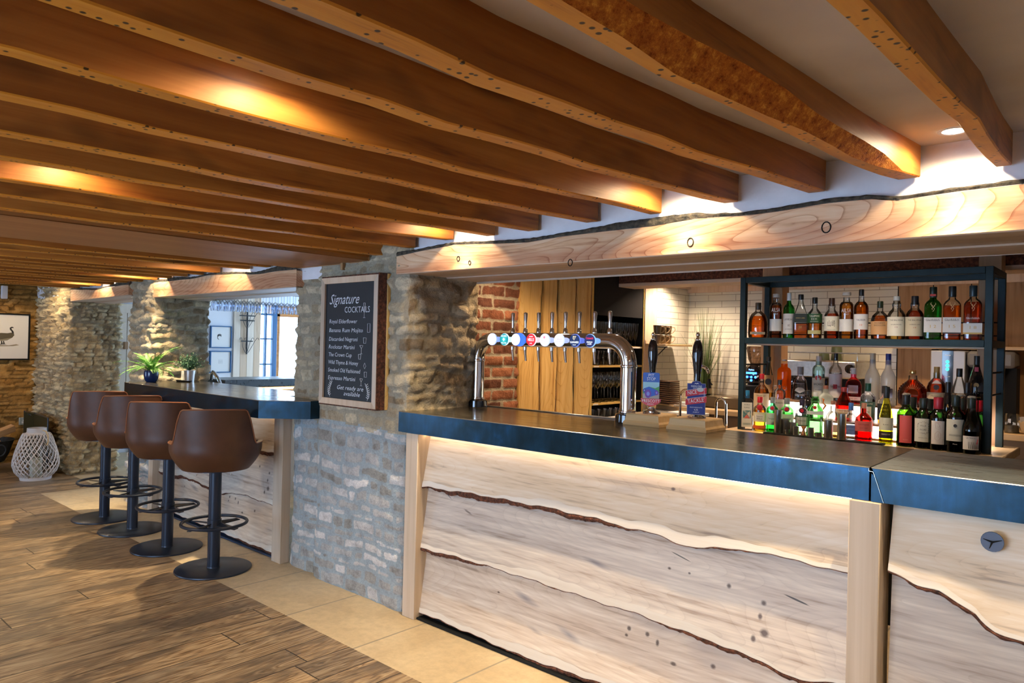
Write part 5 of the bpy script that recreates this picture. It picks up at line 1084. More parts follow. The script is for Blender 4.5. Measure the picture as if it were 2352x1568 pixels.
for i, (x, y, zz, la) in enumerate(((.05, .0, 0, 'green-grey upturned mug on the espresso machine, left one'), (.14, .02, 0, 'green-grey upturned mug on the espresso machine, right one'), (.14, .02, .062, 'green-grey mug stacked highest on the espresso machine'))):
    bm = new(); add_lathe(bm, [(.04, 0), (.042, .005), (.038, .05), (.02, .058)], 18); o = obj('upturned_mug', bm, colour((.10, .12, .06), .3), loc=(-2.08+x, 6.0+y, 1.439+zz)); tag(o, la, 'mug', 'mugs on the espresso machine')
# water boiler, coffee brewer, shelf above
t = thing('hot_water_boiler', 'brushed steel hot water boiler with a black strip and three green lights', 'water boiler', (-1.155, 5.95, .998))
bm = new(); add_box(bm, -.108, .108, 0, .28, 0, .535, .006); obj('body', bm, plain('satin_steel', (.34, .37, .42), .5, .5), t); bm = new(); add_box(bm, -.035, .035, -.004, .0, 0, .535, .001); st_ = obj('front_strip', bm, m_blackg, t)
for z in (.455, .428, .402): bm = new(); add_lathe(bm, [(.011, 0), (.011, .002)], 16, Matrix.Translation((0, -.005, z)) @ Matrix.Rotation(PI/2, 4, 'X')); obj('button_light', bm, emis('green_light', (.02, 1, .5), 4), st_)
text('marco', .016, WH, st_, (0, -.005, .503), width=.036); text('ecoboiler', .010, WH, st_, (0, -.005, .35), width=.036)
t = thing('coffee_brewer', 'black and steel coffee brewer partly hidden by the right timber post', 'coffee brewer', (-.90, 5.95, .998))
bm = new(); add_box(bm, -.14, .14, 0, .28, .42, .535, .02); obj('head', bm, colour((.12, .12, .12), .6), t); bm = new(); add_box(bm, -.14, .14, .12, .28, 0, .42); obj('column', bm, m_blackm, t); bm = new(); add_box(bm, -.13, .13, -.02, .12, .0, .03); obj('tray', bm, m_blackm, t)
bm = new(); add_lathe(bm, [(.09, .42), (.08, .36), (.03, .26), (.02, .25)][::-1], 24, Matrix.Translation((.0, .05, 0))); obj('filter_cone', bm, m_blackg, t); text('marco', .03, WH, t, (0.0, -.002, .49), width=.09)
t = thing('wall_shelf', 'long pale shelf above the water boiler on the old oak cladding', 'shelf', (-1.6, 6.08, 1.556)); bm = new(); add_box(bm, 0, 1.9, 0, .21, -.012, .012, .002); obj('board', bm, m_bench, t)
for x in (.30, 1.2): bm = new(); add_box(bm, x-.02, x+.02, .16, .21, -.22, -.012, .002); obj('bracket', bm, m_blackm, t)
t = thing('preserve_jar', 'glass jar of dark coffee beans at the right end of the back worktop', 'jar', (at(2318, 978, z=1.0).x*1.0, 5.78, .998)); jx = t.location.x = -.745
bm = new(); add_lathe(bm, [(.04, 0), (.042, .005), (.042, .11), (.038, .125)], 20, capt=False); obj('glass', bm, m_clear, t); bm = new(); add_lathe(bm, [(.038, .004), (.038, .05)], 20); obj('contents', bm, colour((.15, .12, .07)), t)
bm = new(); add_lathe(bm, [(.05, 0), (.07, .02), (.085, .08), (.08, .085), (.065, .03)], 24, capt=True); o = obj('serving_bowl', bm, colour((.52, .38, .22), .6), loc=(-.625, 5.78, .998)); tag(o, 'brown bowl heaped with sugar sachets beside the glass jar', 'bowl')
bm = new(); rg = random.Random(2)
for k in range(26): add_box(bm, -.02, .02, -.001, .001, -.015, .02, 0, Matrix.Translation((rg.uniform(-.06, .06), rg.uniform(-.05, .05), .085+rg.uniform(0, .015))) @ Matrix.Rotation(rg.uniform(0, 3), 4, 'Z') @ Matrix.Rotation(rg.uniform(-.5, .5), 4, 'X'))
o = obj('sugar_sachets', bm, m_paper, loc=(-.625, 5.78, .998)); tag(o, 'white paper sugar sachets heaped in the brown bowl', 'sachets', kind='stuff')
# ------------------------------------------------------------------ back bar bench, rack and lit riser
BZ = .99
t = thing('back_bench', 'oak-topped bench behind the main counter carrying the rack and all the bottles', 'bench', (-2.12, 4.36, 0))
bm = new(); add_box(bm, 0, 1.52, 0, .62, BZ-.045, BZ, .004); obj('top', bm, m_bench, t); bm = new(); add_box(bm, .03, 1.44, .05, .58, 0, BZ-.045); obj('cabinet', bm, m_blackm, t)
t = thing('bottle_rack', 'blue-grey steel frame rack with a high shelf of whisky bottles', 'rack', (-2.055, 4.49, BZ)); X1, Y1, Z1, q = 1.385, .42, .982, .036
def bar(nm, *b): bm = new(); add_box(bm, *b, .002); return obj(nm, bm, m_rack, t)
for x in (0, X1-q):
    for y in (0, Y1-q): bar('upright', x, x+q, y, y+q, 0, Z1)
    bar('side_rail', x, x+q, q, Y1-q, Z1-q, Z1); bar('side_rail', x, x+q, q, Y1-q, .556, .594)
for y in (0, Y1-q): bar('top_rail', q, X1-q, y, y+q, Z1-q, Z1); bar('shelf_rail', q, X1-q, y, y+q, .556, .594)
bm = new(); add_box(bm, .0+q, X1-q, q, Y1-q, .585, .594); obj('shelf_plate', bm, m_rack, t)
bm = new(); add_box(bm, q, X1-q, .03, Y1-.03, .548, .556); obj('wooden_underside', bm, m_lintel2, t)
for z in (.625, .70):
    bm = new(); add_cyl(bm, (q, Y1-.03, z), (X1-q, Y1-.03, z), .004, n=6); obj('guard_bar', bm, m_blackm, t)
for z in (.30, .42):
    bm = new(); add_cyl(bm, (X1-q/2, q, z), (X1-q/2, Y1-q, z), .005, n=6); add_cyl(bm, (q/2, q, z), (q/2, Y1-q, z), .005, n=6); obj('side_bar', bm, m_blackm, t)
T1, T2 = 1.085, 1.185
t = thing('bottle_riser', 'two-step glowing white bottle riser with wooden treads', 'display riser', (-2.0, 4.60, BZ)); m_lit = emis('white_light_box', (1, .82, .72), 5.0)
for (y0, y1, z0, z1) in ((0, .14, .0, T1-BZ), (.14, .29, .0, T2-BZ)):
    bm = new(); add_box(bm, .0, 1.27, y0+.004, y1, z0+.012, z1-.012); lb = obj('light_box', bm, m_lit, t); bm = new(); add_box(bm, -.004, 1.275, y0, y1+.002, z1-.012, z1, .001); add_box(bm, -.004, 1.275, y0, y0+.01, z0, z0+.012, .001); obj('tread', bm, m_backpost, t)
# ------------------------------------------------------------------ bottles
PR = {
 'wine': ([(.88, 0), (1, .012), (1, .61), (.95, .655), (.70, .715), (.47, .755), (.40, .80), (.385, .955), (.43, .958), (.43, .975), (.39, .98), (.39, 1)], .62),
 'burg': ([(.88, 0), (1, .012), (1, .40), (.95, .48), (.74, .60), (.52, .70), (.42, .78), (.39, .955), (.43, .958), (.43, .975), (.39, .98), (.39, 1)], .5),
 'spirit': ([(.90, 0), (.98, .01), (1, .03), (1, .62), (.95, .67), (.75, .72), (.45, .76), (.37, .80), (.36, .88), (.36, .90)], .7),
 'tall': ([(.90, 0), (.98, .01), (1, .03), (1, .66), (.9, .71), (.6, .76), (.42, .79), (.38, .84), (.38, .90)], .72),
 'bulge': ([(.92, 0), (1, .02), (1, .52), (.96, .58), (.78, .65), (.52, .70), (.44, .745), (.50, .79), (.47, .84), (.38, .86), (.38, .90)], .6),
 'squat': ([(.84, 0), (.95, .02), (1, .10), (1, .42), (.93, .55), (.72, .67), (.40, .74), (.30, .77), (.28, .86)], .62),
 'straight': ([(.93, 0), (1, .02), (1, .68), (.97, .73), (.78, .78), (.52, .80), (.47, .82), (.47, .89)], .78),
 'frost': ([(.92, 0), (1, .02), (1, .52), (.96, .57), (.72, .65), (.46, .71), (.40, .76), (.38, .88)], .5),
 'taper': ([(.96, 0), (1, .03), (.96, .15), (.78, .52), (.66, .62), (.44, .68), (.36, .72), (.36, .76)], .55),
 'round': ([(.6, 0), (.92, .10), (1, .28), (.98, .40), (.80, .56), (.50, .68), (.30, .75), (.28, .86)], .55),
 'conic': ([(.92, 0), (1, .02), (1, .45), (.90, .55), (.60, .70), (.40, .80), (.34, .86), (.34, .89)], .45),
 'flask': ([(.80, 0), (.96, .02), (1, .2), (1, .50), (.85, .62), (.50, .70), (.34, .74), (.34, .86)], .55)}
def bottle(label, px, top, wpx, y, zb, kind, body, liquid=None, fill=.7, cap=((.01, .01, .01), .86, .42), labels=(), texts=(), group=None, square=0.0, extra=None, turn=None):
    b = at(px, top, y=y); base = Vector((b.x, y, zb)); H = b.z-zb; d = depth((b.x, y, zb+H/2)); R = wpx*d/F/2
    rz = math.atan2(-base.x, base.y)*-1 if False else math.atan2(base.x, -base.y)
    a = math.atan2(CAM.y-base.y, CAM.x-base.x)+PI/2
    t = thing('spirit_bottle' if kind not in ('wine', 'burg') else 'wine_bottle', label, 'bottle', base, a*.9, group)
    if turn: t.rotation_euler.z = math.radians(turn)
    pr = PR[kind][0]; n = 24 if not square else 4
    def ring(pr, k, z1=9):
        bm = new(); P2 = [(r*R*k, z*H) for r, z in pr if z <= z1]
        if z1 < 9: rz_ = float(np.interp(z1, [z for _, z in pr], [r for r, _ in pr])); P2.append((rz_*R*k, z1*H))
        if square:
            vs, fs = [], []; n_ = 24
            for (r, z) in P2:
                f = min(1.0, max(0.0, (r/(R*k)-.5)/.4))
                for i in range(n_):
                    a_ = 2*PI*i/n_+PI/n_; c, s_ = math.cos(a_), math.sin(a_); e = 2/(2+6*square*f); cx = math.copysign(abs(c)**e, c); sy = math.copysign(abs(s_)**e, s_); vs.append((cx*r, sy*r*(1-.25*f), z))
            m = len(P2)
            for j in range(m-1):
                for i in range(n_): i2 = (i+1) % n_; fs.append((j*n_+i, j*n_+i2, (j+1)*n_+i2, (j+1)*n_+i))
            fs += [tuple(range(n_-1, -1, -1)), tuple((m-1)*n_+i for i in range(n_))]; add_faces(bm, vs, fs)
        else: add_lathe(bm, P2, 24)
        return bm
    obj('glass_body', ring(pr, 1), body, t)
    if liquid:
        bm = ring([(r, z+.012) for r, z in pr], .92, fill); obj('liquid', bm, liquid, t)
    c, z0, cr = cap; bm = new(); rr_ = R*cr
    add_lathe(bm, [(rr_*.96, z0*H), (rr_, z0*H+.003), (rr_, H*.985), (rr_*.93, H)], 20); obj('cap', bm, colour(c, .35) if hasattr(c, '__len__') else c, t)
    Rl = R*1.006; hf = 1 if not square else 0
    for L in labels:
        z0, z1, c, ha = L[:4]; bm = new()
        if square:
            w = R*min(1, ha/60); yy = -R*.755; add_box(bm, -w, w, yy-.0012, yy-.0006, z0*H, z1*H)
        else: add_grid(bm, lambda u, v: (Rl*math.sin(math.radians(-ha+2*ha*u))*1.0, -Rl*math.cos(math.radians(-ha+2*ha*u)), (z0+(z1-z0)*v)*H), 17, 2)
        obj('label', bm, colour(c, .55), t)
    for T in texts:
        s_, z, sz, c, wd = T[:5]; m = colour(c, .5)
        if square: text(s_, sz*H, m, t, ((T[5] if len(T) > 5 else 0)*R, -R*.755-.0016, z*H), width=wd*R)
        else: text(s_, sz*H, m, t, (0, 0, z*H), bend=Rl+.0006, width=wd*R)
    if extra: extra(t, R, H)
    return t
AM = gl((.93, .52, .12), .5); AM2 = gl((.86, .36, .06), .5); AMR = gl((.80, .22, .05), .5); PALE = gl((.97, .80, .36), .5); CL = gl((.95, .97, .96), .9); CLw = gl((.93, .96, .98), .8)
GRN = gl((.10, .50, .12), .6); DGR = gl((.06, .16, .05), .7); TQ = gl((.22, .80, .38), .6); TQ2 = gl((.40, .88, .40), .6); BLK = m_blackg; FRO = gl((.88, .92, .95), .5, .45, (.80, .84, .88)); ORG = gl((.98, .36, .03), .5, .35, (.95, .28, .02)); PNK = gl((.97, .25, .35), .6); REDL = gl((.93, .08, .08), .5); RUB = gl((.70, .12, .05), .5)
W_, CR, BE, K_, GD_ = (.66, .66, .64), (.68, .66, .54), (.52, .46, .32), (.02, .02, .02), (.55, .38, .12)
SZ = BZ+.594
G1 = 'whisky bottles on the high rack shelf'
def stag(t, R, H):
    bm = new()
    for pts in ([(-.02, .0), (.05, .02), (.10, .10), (.02, .14), (-.06, .10), (-.02, .06)], [(.0, .13), (-.02, .2), (-.14, .25), (-.10, .30)], [(.03, .13), (.08, .2), (.18, .24), (.16, .29)], [(-.02, .18), (-.10, .19)], [(.06, .18), (.13, .17)]):
        add_tube(bm, [(x*R*1.8, -math.sqrt(max(0, (R*1.01)**2-(x*R*1.8)**2))-.0005, H*(.53+z*.55)) for x, z in pts], .0013, 4)
    obj('stag_emblem', bm, colour((.75, .62, .32), .35), t)
TOP = [
 ('squat rounded amber bottle with a cork cap, first on the high shelf', 1742, 695, 43, 'squat', CL, AM2, .62, ((.05, .035, .02), .80, .30), [(.10, .17, BE, 48)], [('LABROT & GRAHAM', .135, .03, K_, 1.0)], .0, None),
 ('clear amber bottle with a silver stopper and white letters, second on the high shelf', 1783, 675, 27, 'straight', CL, AM2, .74, ((.55, .50, .42), .92, .55), [(.16, .43, W_, 70), (.82, .88, W_, 0.1)], [('AILSA', .63, .13, W_, 1.5), ('BAY', .54, .06, W_, .75)], .0, None),
 ('dark green bottle with a white cap and large white label on the high shelf', 1813, 672.6, 24.5, 'spirit', GRN, None, .7, ((.70, .72, .70), .83, .40), [(.10, .54, W_, 80)], [('LAPHROAIG', .41, .06, K_, 1.75), ('10', .28, .07, K_, .35), ('ISLAY SINGLE MALT', .20, .03, K_, 1.3)], .0, None),
 ('nearly empty square bottle with a slanted black label on the high shelf', 1840, 676, 30, 'conic', CL, AM2, .33, ((.01, .01, .01), .88, .40), [(.36, .56, (.01, .02, .012), 62)], [('GREEN LABEL', .46, .035, GD_, 1.3), ('JW', .25, .10, GD_, .5)], .9, None),
 ('clear shouldered bottle with a dark green label on the high shelf', 1872, 683, 33, 'flask', CL, AM, .37, ((.012, .014, .012), .85, .36), [(.38, .60, (.01, .075, .02), 80), (.11, .20, (.45, .42, .18), 55)], [('TULLAMORE', .54, .07, CR, 1.4), ('D.E.W.', .47, .055, CR, .8), ('IRISH WHISKEY', .41, .03, CR, 1.1)], .0, None),
 ('dark amber bottle with brown cap and black brush lettering on high shelf', 1911, 684.5, 32, 'bulge', CL, AMR, .62, ((.06, .022, .012), .80, .40), [(.19, .55, CR, 75)], [('山崎', .36, .17, K_, 1.0), ('SINGLE MALT WHISKY', .22, .022, K_, 1.2)], .0, None),
 ('second clear amber bottle with a silver stopper and white letters on the high shelf', 1945, 671, 30, 'straight', CL, AM, .78, ((.55, .50, .42), .93, .62), [(.16, .42, W_, 70)], [('AILSA', .60, .12, W_, 1.5), ('BAY', .52, .05, W_, .7)], .0, None),
 ('amber bottle with a black cap and a torn-edge white label on the high shelf', 1979, 664.6, 31, 'spirit', CL, AM2, .75, ((.012, .012, .014), .87, .36), [(.19, .50, W_, 72)], [('TALISKER', .38, .055, (.02, .03, .10), 1.3), ('10', .28, .05, (.6, .12, .04), .35)], .0, None),
 ('short amber bottle with a tan label, ninth on the high shelf', 2022, 691.7, 38, 'flask', CL, AM2, .62, ((.02, .035, .015), .82, .34), [(.12, .47, (.50, .28, .12), 85)], [('MONKEY', .42, .055, K_, 1.2), ('SHOULDER', .36, .055, K_, 1.35)], .0, None),
 ('pale bulb-necked bottle with a white cap and cream label, tenth on the high shelf', 2060, 680.5, 38, 'bulge', CL, PALE, .22, ((.62, .62, .55), .90, .38), [(.08, .52, CR, 85)], [('THE BALVENIE', .44, .05, K_, 1.55), ('DOUBLEWOOD', .34, .035, K_, 1.2), ('12', .28, .04, (.3, .05, .1), .3)], .0, None),
 ('amber bulb-necked bottle with a black cap and beige label, eleventh on the high shelf', 2102, 679.7, 38, 'bulge', CL, AMR, .66, ((.010, .010, .014), .80, .40), [(.08, .52, BE, 85)], [('THE BALVENIE', .44, .05, K_, 1.55), ('CARIBBEAN CASK', .34, .035, K_, 1.2), ('14', .27, .04, (.4, .1, .02), .3)], .0, None),
 ('bright green three-sided bottle with a gold stag, twelfth on the high shelf', 2144, 659, 35, 'spirit', GRN, None, .7, ((.008, .02, .012), .80, .44), [(.14, .42, W_, 80), (.82, .86, (.5, .05, .04), 20)], [('Glenfiddich', .37, .06, K_, 1.55), ('1 2', .25, .08, GD_, .7)], .35, stag),
 ('amber bottle with gold stag and white label, second from right on high shelf', 2188, 657.4, 36, 'spirit', CL, AM2, .64, ((.012, .012, .012), .80, .44), [(.14, .42, W_, 80), (.115, .14, K_, 80)], [('Glenfiddich', .37, .06, K_, 1.55), ('1 5', .25, .08, GD_, .7)], .35, stag),
 ('reddish amber bottle with a gold stag, last on the right of the high shelf', 2236, 655.8, 37, 'spirit', CL, AMR, .70, ((.010, .03, .04), .80, .44), [(.14, .31, W_, 80), (.11, .14, GD_, 80)], [('Glenfiddich', .40, .05, W_, 1.4), ('1 8', .23, .08, GD_, .7)], .35, stag)]
for (la, px, tp, w, kd, bo, li, fi, cp, lb, tx, sq, ex) in TOP: bottle(la, px, tp, w, 4.62, SZ, kd, bo, li, fi, cp, lb, tx, G1, sq, ex)
# top tread of the riser
yC, yB, yA = 4.80, 4.665, 4.53
GC, GB, GA = 'spirit bottles on the top step of the riser', 'spirit bottles on the lower step of the riser', 'bottles standing on the bench in front of the riser'
def seeds(t, R, H):
    rg = random.Random(8); bm = new()
    for i in range(70):
        a_, z = rg.uniform(-1.3, 1.3), rg.uniform(.08, .52)*H; r_ = R*1.004; add_tube(bm, [(r_*math.sin(a_), -r_*math.cos(a_), z), (r_*math.sin(a_+.14), -r_*math.cos(a_+.14), z+rg.uniform(-.006, .006))], .0008, 4)
    obj('printed_scrollwork', bm, colour((.25, .03, .0), .5), t)
def leaves(t, R, H):
    bm = new()
    for i in range(15):
        a_ = math.radians(-80+160*i/14); add_tube(bm, [(.0+.35*R*math.sin(a_)*0, -R*1.0, H*.22), (R*.6*math.sin(a_), -R*.93, H*(.22+.17*math.cos(a_*.8)))], [.0006, .0022], 4)
    obj('printed_leaves', bm, colour((.55, .56, .6), .5), t)
def sunray(t, R, H):
    bm = new()
    for i in range(30):
        a_ = 2*PI*i/30; c, s_ = math.cos(a_), math.sin(a_); add_tube(bm, [(c*R*.45, -R*.32, H*.37+s_*R*.45), (c*R*.94, -R*.16, H*.37+s_*R*.94)], [.003, .006], 5)
    obj('moulded_rays', bm, AMR, t); bm = new(); add_lathe(bm, [(R*.38, 0), (R*.38, .002)], 26, Matrix.Translation((0, -R*.40, H*.37)) @ Matrix.Rotation(PI/2, 4, 'X')); obj('medallion', bm, colour((.62, .42, .20), .4), t)
def disc(z, r, c, y=1.0, s_=None):
    def f(t, R, H):
        bm = new(); add_lathe(bm, [(r*R, 0), (r*R, .0012)], 22, Matrix.Translation((0, -R*y-.001, z*H)) @ Matrix.Rotation(PI/2, 4, 'X')); obj('round_seal', bm, colour(c, .4), t)
    return f
def seal(z): 
    def f(t, R, H):
        bm = new(); add_lathe(bm, [(R*.40, 0), (R*.44, .003), (R*.40, .004)], 22, Matrix.Translation((0, -R*.93, z*H)) @ Matrix.Rotation(PI/2, 4, 'X')); obj('seal_ring', bm, t.children[0].data.materials[0], t)
        bm = new(); add_lathe(bm, [(R*.28, 0), (R*.27, .005)], 22, Matrix.Translation((0, -R*.95, z*H)) @ Matrix.Rotation(PI/2, 4, 'X')); obj('wax_seal', bm, colour((.55, .01, .02), .4), t)
    return f
def ears(t, R, H):
    for s_ in (-1, 1): bm = new(); add_tube(bm, [(s_*(R*.72)+.013*math.cos(a_)*1.1, 0, H*.76+.014*math.sin(a_)) for a_ in [2*PI*i/16 for i in range(16)]], .004, 7, True); obj('ring_handle', bm, CLw, t)
def dragon(t, R, H):
    bm = new(); add_tube(bm, [(-.45*R, -R*.92, H*.62), (-.2*R, -R, H*.60), (-.3*R, -R*.97, H*.50), (.05*R, -R*1.01, H*.42), (-.2*R, -R, H*.33), (-.35*R, -R*.95, H*.27)], [.002, .005, .004, .006, .004, .001], 6); obj('emblem', bm, colour((.6, .16, .03), .4), t)
ROWC = [
 ('cone-shouldered clear bottle with kraft label and black disc, leftmost on top step', 1766, 819.5, 23, 'conic', CL, PALE, .5, (K_, .90, .42), [(.14, .56, (.62, .42, .20), 60)], [('Kraken', .34, .05, K_, .0001)], .0, disc(.40, .62, (.04, .04, .05))),
 ('bright orange bottle with scrollwork print on the top step', 1802, 825, 30, 'straight', ORG, None, .7, ((.62, .50, .40), .955, .40), [], [], .0, seeds),
 ('tapering clear gin bottle with a grey cap and lilac shoulder on the top step', 1839, 842, 36, 'taper', gl((.86, .88, .98), .8), CLw, .5, ((.30, .31, .33), .76, .38), [], [('GIN MARE', .16, .085, (.6, .6, .64), 1.2)], .0, leaves),
 ('white rum bottle with a red dot and white cap on the top step', 1881, 817.5, 27, 'straight', gl((.75, .92, .82), .8), CLw, .6, ((.66, .64, .62), .80, .44), [(.08, .52, (.68, .68, .60), 82)], [('BACARDI', .38, .07, K_, 1.5), ('CARTA BLANCA', .26, .03, K_, 1.2)], .0, lambda t, R, H: disc(.52, .48, (.70, .04, .03), .92)(t, R, H)),
 ('clear vodka bottle with black cap and a tall pale label on the top step', 1920, 811, 28, 'spirit', CLw, CLw, .6, ((.015, .015, .02), .86, .34), [(.10, .58, (.70, .66, .68), 78), (.28, .37, (.5, .03, .06), 18)], [('Ketel One', .33, .085, K_, 1.45)], .0, None),
 ('pink gin bottle with a white cap and square shoulders on the top step', 1961, 845, 34, 'flask', PNK, REDL, .45, ((.72, .68, .66), .83, .38), [(.10, .20, (.75, .55, .56), 80), (.30, .52, (.78, .55, .60), 35)], [('PINK GIN', .15, .05, (.5, .05, .1), 1.0)], .5, None),
 ('frosted vodka bottle with a cream neck on the top step', 2005, 811, 32, 'frost', FRO, None, .5, ((.58, .50, .36), .80, .38), [], [('BELVEDERE', .14, .06, (.15, .18, .22), 1.3)], .0, None),
 ('frosted vodka bottle with a navy neck on the top step', 2041, 812, 31, 'frost', FRO, None, .5, ((.012, .03, .22), .79, .38), [(.16, .34, (.40, .48, .75), 40)], [('GREY GOOSE', .12, .05, (.05, .1, .45), 1.2)], .0, None),
 ('round sunburst cognac decanter with a crystal stopper on the top step', 2097, 850, 63, 'round', CL, AMR, .5, (m_gold, .90, .22), [], [('XO', .37, .07, (.2, .08, .02), .0001)], .0, sunray),
 ('amber cognac bottle with a tall gold foil neck on the top step', 2152, 842, 40, 'flask', CL, AMR, .60, ((.60, .34, .09), .72, .30), [(.14, .40, (.66, .54, .34), 72)], [('Hennessy', .32, .06, K_, 1.1), ('COGNAC', .20, .03, K_, .6)], .0, disc(.52, .30, (.08, .03, .02), .9)),
 ('clear sloping brandy bottle with a black and gold neck on the top step', 2204, 846, 30, 'conic', CL, PALE, .35, ((.012, .012, .012), .80, .42), [(.12, .42, (.60, .42, .20), 60)], [('H BY HINE', .28, .04, K_, 1.0)], .0, None),
 ('very dark green frosted cognac bottle at the right end of the top step', 2244, 817, 33, 'conic', m_blackg, None, .5, (K_, .80, .36), [(.12, .19, (.5, .03, .05), 18), (.72, .80, (.5, .05, .08), 14)], [('REMY MARTIN', .26, .035, GD_, 1.2)], .0, disc(.48, .32, GD_, .93))]
for (la, px, tp, w, kd, bo, li, fi, cp, lb, tx, sq, ex) in ROWC:
    bottle(la, px, tp, w, yC, T2, kd, bo, li, fi, cp, lb, [q_ for q_ in tx if q_[4] > .01], GC, sq, ex)
ROWB = [
 ('golden rum bottle with red cap and cream label, leftmost on the lower step', 1750, 858, 34, 'flask', CL, AM, .62, ((.55, .02, .03), .87, .32), [(.10, .52, (.66, .54, .36), 75)], [('MOUNT GAY', .46, .05, (.12, .06, .02), 1.2), ('ECLIPSE', .20, .06, (.6, .3, .05), .8)], .0, None),
 ('clear spiced rum bottle with two ring handles and a black cap on the lower step', 1791, 872, 27, 'spirit', CL, CLw, .5, (K_, .86, .36), [(.12, .46, (.55, .52, .44), 82)], [('KRAKEN', .36, .06, K_, 1.3)], .0, ears),
 ('squat black bottle with a black stopper on the lower step', 1856, 896, 26, 'squat', BLK, None, .5, (K_, .82, .42), [(.12, .32, (.06, .06, .07), 60)], [('HENDRICKS', .24, .06, CR, 1.2)], .0, None),
 ('big frosted gin bottle printed with an orange dragon on the lower step', 1897, 885, 33, 'spirit', gl((.86, .90, .84), .5, .35, (.70, .74, .66)), None, .5, ((.28, .10, .06), .90, .32), [], [], .0, dragon),
 ('dark red liqueur bottle with a cream band label on the lower step', 1939, 889, 36, 'conic', gl((.55, .10, .04), .6), AMR, .55, ((.25, .03, .03), .86, .36), [(.10, .34, (.50, .32, .15), 75), (.26, .36, (.72, .62, .45), 60)], [('DRAMBUIE', .31, .06, (.45, .05, .03), 1.35)], .0, None),
 ('clear gin bottle with a dark green cap and green label on the lower step', 1994, 880, 32, 'spirit', CLw, CLw, .6, ((.008, .06, .04), .80, .40), [(.08, .54, (.02, .09, .06), 78), (.14, .42, CR, 30)], [('TARQUINS', .49, .06, CR, 1.4), ('GIN', .28, .08, (.03, .09, .06), .5)], .0, None),
 ('square whiskey bottle with a black label and black cap on the lower step', 2032, 886, 28, 'flask', CL, AM, .25, (K_, .80, .42), [(.12, .54, K_, 85)], [('JACK', .47, .07, CR, .9), ("DANIEL'S", .38, .07, CR, 1.2), ('No. 7', .28, .06, CR, .7)], .8, None),
 ('dark cream-liqueur bottle with a golden ampersand, left one of the pair', 2178, 877, 25, 'conic', m_blackg, None, .5, ((.01, .01, .012), .72, .44), [(.12, .30, (.30, .05, .03), 70)], [('&', .50, .10, GD_, .4), ('BAILEYS', .24, .06, GD_, 1.3)], .0, None),
 ('dark cream-liqueur bottle behind the red-capped wines, right one of the pair', 2222, 878, 25, 'conic', m_blackg, None, .5, ((.01, .01, .012), .72, .44), [(.12, .30, (.30, .05, .03), 70)], [('&', .50, .10, GD_, .4), ('BAILEYS', .24, .06, GD_, 1.3)], .0, None)]
for (la, px, tp, w, kd, bo, li, fi, cp, lb, tx, sq, ex) in ROWB: bottle(la, px, tp, w, yB, T1, kd, bo, li, fi, cp, lb, tx, GB, sq, ex)
